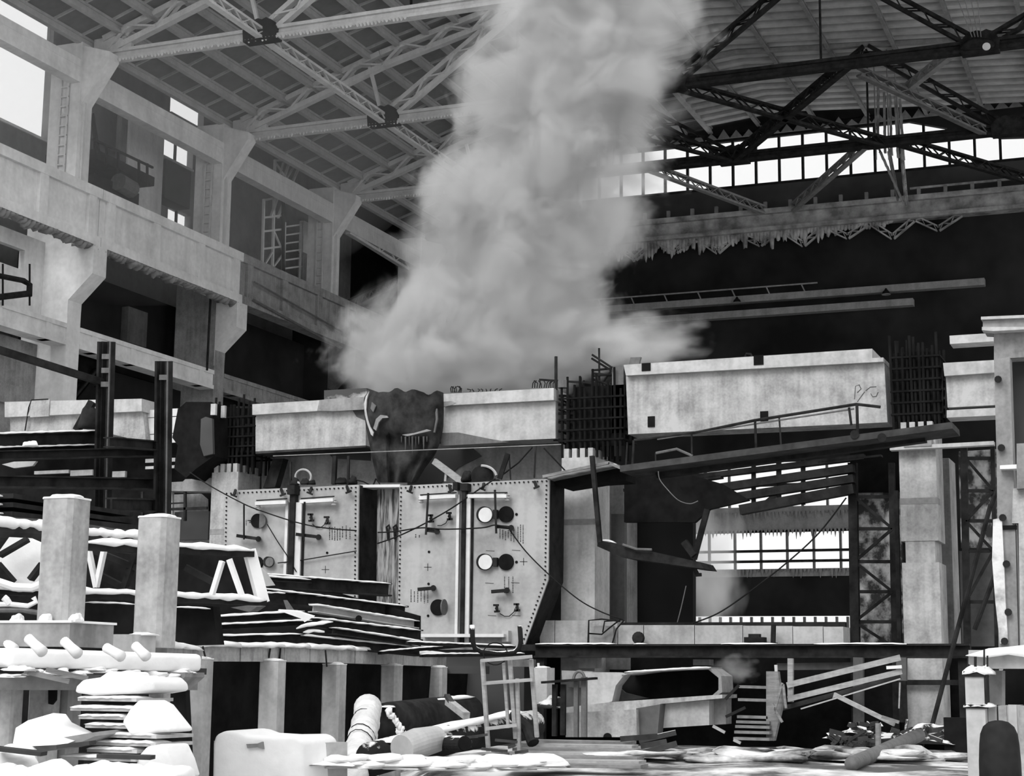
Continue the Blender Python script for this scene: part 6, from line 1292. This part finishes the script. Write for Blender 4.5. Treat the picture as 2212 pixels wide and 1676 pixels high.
# ---- sloping plank railing
rr_ = thing('ramp_railing', 'pale sloping plank railing rising to the tall column', 'railing', PY(1820, 1520, 38.5))
part('post', 'wood_pale', rr_, lambda b: b.bar(PY(1708, 1422, 38.4), PY(1708, 1516, 38.4), 0.12))
for x0, y0, x1, y1, h_, m_ in ((1700, 1480, 1945, 1420, 0.13, 'wood_pale'), (1702, 1510, 1948, 1450, 0.12, 'wood_pale')): part('rail_plank', m_, rr_, lambda b: b.bar(PY(x0, y0, 38.3), PY(x1, y1, 38.3), 0.04, h_))
part('rail_plank', 'snow', rr_, lambda b: b.bar(PY(1915, 1442, 38.25), PY(1948, 1440, 38.25), 0.05, 0.07)); part('stringer', 'wood_dark', rr_, lambda b: b.bar(PY(1690, 1530, 38.6), PY(1945, 1462, 38.6), 0.1, 0.1))
part('thin_batten', 'concrete_pale', rr_, lambda b: b.bar(PY(1730, 1531, 38.35), PY(1945, 1466, 38.35), 0.03, 0.03))
for x, y0, y1 in ((1855, 1420, 1560), (1948, 1420, 1470)): part('far_post', 'concrete_dark', rr_, lambda b: b.bar(PY(x, y0, 39.2), PY(x, y1, 39.2), 0.22, 0.2))
part('far_beam', 'concrete_dark', rr_, lambda b: b.bar(PY(1680, 1440, 39.6), PY(1860, 1438, 39.6), 0.2, 0.16))
o = MB().bar(PY(1802, 1500, 36.8), PY(1932, 1564, 36.2), 0.05, 0.09).build('leaning_plank', 'wood_pale'); tag(o, 'pale plank leaning down against the stump below the railing', 'plank'); part('gusset', 'wood_pale', o, lambda b: b.prism([PY(x, y, 36.75) for x, y in ((1798, 1508), (1803, 1498), (1816, 1502))], (0, 0.03, 0)))
o = MB().bar(PY(1905, 1548, 36.0), PY(1942, 1560, 36.0), 0.1, 0.06).build('leaning_plank', 'wood'); tag(o, 'short grey plank lying at the leaning plank foot', 'plank')
o = MB().cyl(PY(1897, 1562, 36.2), PY(1897, 1610, 36.2), 0.06, 10).build('stump', 'wood'); tag(o, 'small stump propping the leaning plank', 'stump')
o = MB().bar(PY(1944, 1474, 38.0), PY(1942, 1530, 38.0), 0.03).build('thin_lath', 'wood_pale'); tag(o, 'thin upright lath beside the tall column foot', 'lath')
o = MB().bar(PY(1958, 1474, FY - 0.15), PY(2086, 1474, FY - 0.15), 0.1, 0.12).build('waling', 'steel_dark'); tag(o, 'black waling bar strapped round the tall column foot', 'bar')
o = MB().bar(PY(1951, 1422, FY - 0.2), PY(1956, 1560, FY - 0.2), 0.1, 0.12).build('side_stake', 'steel_dark'); tag(o, 'black stake along the edge of the tall column foot', 'stake')
for i, (cx, cy, rx, rz, m_) in enumerate(((1860, 1570, 0.6, 0.16, 'snowy_wood'), (1905, 1590, 0.8, 0.22, 'wood_dark'), (1990, 1580, 0.9, 0.28, 'snowy_wood'), (1830, 1600, 0.5, 0.12, 'wood_dark'))):
    hb = MB().lump(PY(cx, cy + 25, 37.5 - i * 0.3), rx, 0.5, rz * 1.2, i + 3, 0.5); R = random.Random(i)
    for j in range(26):
        c0 = PY(cx + R.uniform(-55, 55) * rx, cy + R.uniform(-6, 22), 37.1 - i * 0.3 + R.uniform(-0.2, 0.3)); v0 = V(R.uniform(-1, 1), R.uniform(-0.4, 0.4), R.uniform(-0.35, 0.5)); hb.bar(c0, c0 + v0 * R.uniform(0.1, 0.45), R.uniform(0.03, 0.12), R.uniform(0.03, 0.1))
    hb.smooth = False
    o = hb.build('rubble_heap', m_); tag(o, ['snowy rubble heap under the leaning plank', 'dark rubble heap round the stump', 'pale rubble heap at the tall column foot', 'low dark rubble beside the steps'][i], 'rubble', kind='stuff')
lo = thing('ground_pipe', 'smooth grey pipe lying slantwise on the mud', 'pipe', PD(1930, 1620, 28))
part('barrel', 'steel_grey', lo, lambda b: (b.tube([PD(1840, 1650, 25), PD(1930, 1612, 28.5), PD(1985, 1588, 31)], [0.11, 0.12, 0.12], 16), setattr(b, 'smooth', True))); part('bore', 'steel_dark', lo, lambda b: b.cyl(PD(1984, 1588, 31), PD(1988, 1586, 31.1), 0.1, 12))
o = fbox(2040, 1550, 2090, 1680, 36.5, 0.3).build('dark_shutter', 'black'); tag(o, 'black shutter between the tall column and the snowy pile', 'shutter')
# ---- snowy beam, collared pile, dark dome at the corner
CQ = 22.0
sbm = thing('snow_beam', 'snow-smothered beam at the picture corner above the collared pile', 'beam', PY(2160, 1445, CQ))
fpoly([(2092, 1404), (2260, 1404), (2260, 1444), (2110, 1444), (2092, 1434)], CQ, 0.5).build('beam', 'concrete_pale', sbm)
part('snow_cap', 'snow', sbm, lambda b: b.snow(PY(2088, 1418, CQ - 0.05) + V(0, 0.2, 0), PY(2270, 1412, CQ - 0.05) + V(0, 0.2, 0), 0.6, 0.14, seed=3))
for x, y0, y1, w_ in ((2126, 1402, 1438, 0.02), (2107, 1418, 1440, 0.03), (2133, 1416, 1440, 0.02)): part('dark_rod', 'steel_dark', sbm, lambda b: b.bar(PY(x, y0, CQ - 0.35), PY(x, y1, CQ - 0.35), w_))
o = fpoly([(2168, 1444), (2260, 1440), (2260, 1520), (2140, 1524), (2140, 1500)], CQ + 0.9, 0.2).build('dark_recess_board', 'black'); tag(o, 'black board behind the collared pile', 'board')
cpile = thing('collared_pile', 'white square pile with snow collars at the picture corner', 'pile', PY(2108, 1680, CQ - 0.3))
a, c = PY(2084, 1456, CQ - 0.3), PY(2134, 1700, CQ - 0.3)
part('shaft', 'concrete_pale', cpile, lambda b: b.box(a.x, c.x, CQ - 0.3, CQ + 0.1, c.z, a.z))
for y, hh in ((1447, 0.09), (1520, 0.045)):
    z = PY(2108, y, CQ - 0.3).z
    col_ = part('collar', 'steel_dark', cpile, lambda b: b.box(a.x - 0.015, c.x + 0.015, CQ - 0.32, CQ + 0.12, z - hh * 0.6 - 0.03, z - hh * 0.2)); part('snow_cap', 'snow', col_, lambda b: b.snow(V(a.x - 0.03, CQ - 0.1, z - 0.03), V(c.x + 0.1, CQ - 0.1, z - 0.03), 0.46, hh, seed=int(y), seg=8))
part('edge_strip', 'steel_dark', cpile, lambda b: b.box(c.x, c.x + 0.025, CQ - 0.31, CQ, PY(2130, 1525, CQ - 0.3).z, PY(2130, 1455, CQ - 0.3).z))
oc = thing('round_pile', 'shaded faceted pile behind the collared one', 'pile', PY(2155, 1520, CQ + 0.4))
part('shaft', 'concrete_mid', oc, lambda b: b.cyl(PY(2152, 1522, CQ + 0.45), PY(2152, 1448, CQ + 0.45), 0.11, 8))
for i in range(6):
    xa = 2137 + i * 22; o = fbox(xa, 1522 + (i % 2) * 2, xa + 18, 1690, CQ - 0.05 + 0.03 * (i % 2), 0.06).build('upright_board', 'concrete_pale' if i % 2 == 0 else 'concrete'); tag(o, ['pale upright board touching the collared pile', 'second pale upright board from the collared pile', 'third pale upright board, behind the black bollard', 'fourth pale upright board, behind the black bollard', 'pale upright board just inside the picture edge', 'outermost pale upright board at the picture edge'][i], 'board', 'pale upright boards at the picture corner')
dm = thing('dark_bollard', 'black round-topped bollard at the picture corner', 'bollard', PD(2165, 1700, 14))
part('dome', 'steel_dark', dm, lambda b: (b.lathe([(0.172, -0.6), (0.168, -0.3), (0.160, -0.16), (0.150, -0.08), (0.125, -0.02), (0.08, 0.018), (0.03, 0.03), (0.001, 0.032)], PD(2157, 1564, 14), 24), setattr(b, 'smooth', True)))
# ---- loose cables across the scene
def cab(lab, pts, Y, r=0.018, m_='cable'):
    b = MB(); pp = [PY(x, y, Y) for x, y in pts]; sm2 = []
    for i in range(len(pp) - 1):
        p0, p1, p2, p3 = pp[max(i - 1, 0)], pp[i], pp[i + 1], pp[min(i + 2, len(pp) - 1)]
        for k in range(6):
            t = k / 6; sm2.append(0.5 * ((2 * p1) + (p2 - p0) * t + (2 * p0 - 5 * p1 + 4 * p2 - p3) * t * t + (3 * p1 - p0 - 3 * p2 + p3) * t ** 3))
    sm2.append(pp[-1]); b.tube(sm2, r, 6); b.smooth = True
    return tag(b.build('slack_cable', m_), lab, 'cable', 'slack cables across the frame')
cab('cable drooping from the panel lever to the sill wall', [(1098, 1140), (1135, 1190), (1188, 1243), (1250, 1295), (1300, 1322), (1345, 1338)], 39.5)
cab('cable rising from the enclosure foot towards the mast', [(1497, 1346), (1550, 1325), (1610, 1285), (1700, 1215), (1770, 1150), (1828, 1075)], 40.2)
cab('cable running over the half-open hatch panel', [(410, 1020), (455, 1050), (520, 1085), (560, 1102), (640, 1128), (700, 1140), (770, 1146)], 39.45)
cab('cable strung across the gap to the chamfered panel', [(816, 1150), (855, 1148), (910, 1140), (960, 1143), (1040, 1140), (1070, 1134), (1100, 1140)], 39.4)
cab('cable rising over the chamfered panel to the winch', [(815, 1174), (860, 1158), (915, 1132), (975, 1098), (1030, 1060), (1070, 1034)], 39.45)
cab('thin cord hanging from the half-open hatch', [(577, 1132), (600, 1170), (622, 1203), (640, 1235)], 39.55, 0.014)
cab('thin cord sagging across the foot of the half-open hatch panel', [(600, 1216), (650, 1210), (710, 1200), (770, 1190)], 39.6, 0.014)
cab('wire loop hanging under the gangway', [(1422, 1018), (1425, 1035), (1440, 1055), (1465, 1080), (1490, 1088), (1508, 1082)], 38.6, 0.012, 'steel_grey')
cab('thin pale wire hanging before the black enclosure', [(1482, 1265), (1472, 1310), (1463, 1345)], 40.2, 0.014, 'steel_grey')
# ================================================================== SMOKE AND STEAM
SY = 46.6
tab = [(850, 800, 1230), (800, 735, 1345), (760, 775, 1335), (700, 800, 1315), (600, 855, 1315), (500, 905, 1390), (400, 925, 1405), (300, 990, 1420), (200, 1015, 1465), (100, 1035, 1490), (0, 1055, 1500), (-120, 1085, 1520)]
rows_ = []
for y, l, r in tab:
    a = PY(l, y, SY); c = PY(r, y, SY); rows_.append((0.5 * (a.z + c.z), 0.5 * (a.x + c.x), 0.5 * (c.x - a.x)))
Z0, Z1 = rows_[0][0], rows_[-1][0]
CX0, CX1, RM = -26.0, -8.0, 6.0
def vmath(nt, op, a=None, c=None, d=None):
    n = nt.nodes.new('ShaderNodeMath'); n.operation = op
    for i, v in enumerate((a, c, d)):
        if v is None: continue
        if isinstance(v, (int, float)): n.inputs[i].default_value = v
        else: nt.links.new(v, n.inputs[i])
    return n.outputs[0]
def vol_mat(name, colour, step):
    m = bpy.data.materials.new(name); m.use_nodes = True; nt = m.node_tree; nt.nodes.clear()
    out = nt.nodes.new('ShaderNodeOutputMaterial'); v = nt.nodes.new('ShaderNodeVolumePrincipled')
    v.inputs['Color'].default_value = grey(colour); v.inputs['Anisotropy'].default_value = 0.1
    nt.links.new(v.outputs[0], out.inputs['Volume']); MATS[name] = m
    try: m.cycles.volume_step_rate = step
    except Exception: pass
    return m, nt, v
m, nt, v = vol_mat('smoke', 0.82, 0.35)
geo = nt.nodes.new('ShaderNodeNewGeometry'); sx = nt.nodes.new('ShaderNodeSeparateXYZ'); nt.links.new(geo.outputs['Position'], sx.inputs[0])
tz = vmath(nt, 'DIVIDE', vmath(nt, 'SUBTRACT', sx.outputs['Z'], Z0), Z1 - Z0)
def ramp(vals):
    r = nt.nodes.new('ShaderNodeValToRGB'); e = r.color_ramp.elements
    while len(e) > 1: e.remove(e[-1])
    e[0].position = 0.0; e[0].color = grey(vals[0][1])
    for p, q in vals[1:]:
        k = e.new(min(1, max(0, p))); k.color = grey(q)
    nt.links.new(tz, r.inputs[0]); return r.outputs[0]
cxn = ramp([((z - Z0) / (Z1 - Z0), (cx - CX0) / (CX1 - CX0)) for z, cx, r in rows_]); rxn = ramp([((z - Z0) / (Z1 - Z0), r / RM) for z, cx, r in rows_])
cx_ = vmath(nt, 'MULTIPLY_ADD', cxn, CX1 - CX0, CX0); rx_ = vmath(nt, 'MULTIPLY', rxn, RM)
dx = vmath(nt, 'DIVIDE', vmath(nt, 'SUBTRACT', sx.outputs['X'], cx_), rx_); dy = vmath(nt, 'DIVIDE', vmath(nt, 'SUBTRACT', sx.outputs['Y'], SY), vmath(nt, 'MULTIPLY', rx_, 0.8))
rho = vmath(nt, 'SQRT', vmath(nt, 'ADD', vmath(nt, 'MULTIPLY', dx, dx), vmath(nt, 'MULTIPLY', dy, dy)))
n1 = nt.nodes.new('ShaderNodeTexNoise'); n1.inputs['Scale'].default_value = 0.55; n1.inputs['Detail'].default_value = 4.0; n1.inputs['Roughness'].default_value = 0.55
nt.links.new(geo.outputs['Position'], n1.inputs['Vector'])
n1.inputs['Detail'].default_value = 4.0; n1.inputs['Roughness'].default_value = 0.62; n1.inputs['Distortion'].default_value = 0.4
edge = vmath(nt, 'ADD', rho, vmath(nt, 'MULTIPLY', vmath(nt, 'SUBTRACT', n1.outputs['Fac'], 0.5), 1.9))
dn = nt.nodes.new('ShaderNodeMapRange'); dn.interpolation_type = 'SMOOTHSTEP'
dn.inputs['From Min'].default_value = 1.04; dn.inputs['From Max'].default_value = 0.72; dn.inputs['To Min'].default_value = 0.0; dn.inputs['To Max'].default_value = 0.95
nt.links.new(edge, dn.inputs['Value']); nt.links.new(dn.outputs[0], v.inputs['Density'])
pb = MB(); prof_n = 20; vs2 = []; fs2 = []
rw = [(rows_[0][0] - 0.3, rows_[0][1], rows_[0][2] * 0.6)] + rows_ + [(Z1 + 0.8, rows_[-1][1], rows_[-1][2] * 0.6)]
for z, cx, r in rw:
    for k in range(prof_n):
        a = 2 * math.pi * k / prof_n; vs2.append((cx + 1.42 * r * math.cos(a), SY + 1.15 * r * math.sin(a), z))
for i in range(len(rw) - 1):
    for k in range(prof_n): fs2.append((i * prof_n + k, i * prof_n + (k + 1) % prof_n, (i + 1) * prof_n + (k + 1) % prof_n, (i + 1) * prof_n + k))
fs2 += [tuple(range(prof_n - 1, -1, -1)), tuple(range((len(rw) - 1) * prof_n, len(rw) * prof_n))]
o = pb.add(vs2, fs2).build('smoke_plume', 'smoke'); tag(o, 'thick grey smoke column billowing up from the torn beam', 'smoke', kind='stuff')
# small wisps: soft ellipsoids of steam
m, nt, v = vol_mat('steam', 0.95, 0.4)
tc = nt.nodes.new('ShaderNodeTexCoord'); ln = nt.nodes.new('ShaderNodeVectorMath'); ln.operation = 'LENGTH'; nt.links.new(tc.outputs['Object'], ln.inputs[0])
geo = nt.nodes.new('ShaderNodeNewGeometry')
n1 = nt.nodes.new('ShaderNodeTexNoise'); n1.inputs['Scale'].default_value = 1.7; n1.inputs['Detail'].default_value = 3.0
nt.links.new(tc.outputs['Object'], n1.inputs['Vector'])
edge = vmath(nt, 'ADD', ln.outputs['Value'], vmath(nt, 'MULTIPLY', vmath(nt, 'SUBTRACT', n1.outputs['Fac'], 0.5), 1.7))
dn = nt.nodes.new('ShaderNodeMapRange'); dn.interpolation_type = 'SMOOTHSTEP'
dn.inputs['From Min'].default_value = 0.85; dn.inputs['From Max'].default_value = 0.25; dn.inputs['To Min'].default_value = 0.0; dn.inputs['To Max'].default_value = 1.0
nt.links.new(edge, dn.inputs['Value']); nt.links.new(dn.outputs[0], v.inputs['Density'])
for x, y, Y, rx, ry, rz, lab in ((1395, 740, 45.2, 2.2, 1.1, 1.0, 'thin smoke wisp drifting over the long intact beam'), (1525, 1235, 52.0, 1.5, 1.2, 2.9, 'steam cloud in front of the lower end wall'), (1590, 1446, 38.6, 0.65, 0.4, 0.4, 'puff of steam over the trough end')):
    o = MB().lump((0, 0, 0), 1, 1, 1, 0, 0.0, 20, 12, False).build('steam_puff', 'steam', origin=(0, 0, 0)); o.location = PY(x, y, Y); o.scale = (rx, ry, rz); tag(o, lab, 'steam', kind='stuff')

m, nt, v = vol_mat('haze', 0.97, 4.0)
v.inputs['Density'].default_value = 0.011
o = MB().lump((0, 0, 0), 1, 1, 1, 0, 0.0, 28, 16, False).build('frost_haze', 'haze', origin=(0, 0, 0)); o.location = (-46, 65, 31); o.scale = (17, 17, 12); tag(o, 'pale frosty haze hanging under the roof by the hall wall', 'haze', kind='stuff')
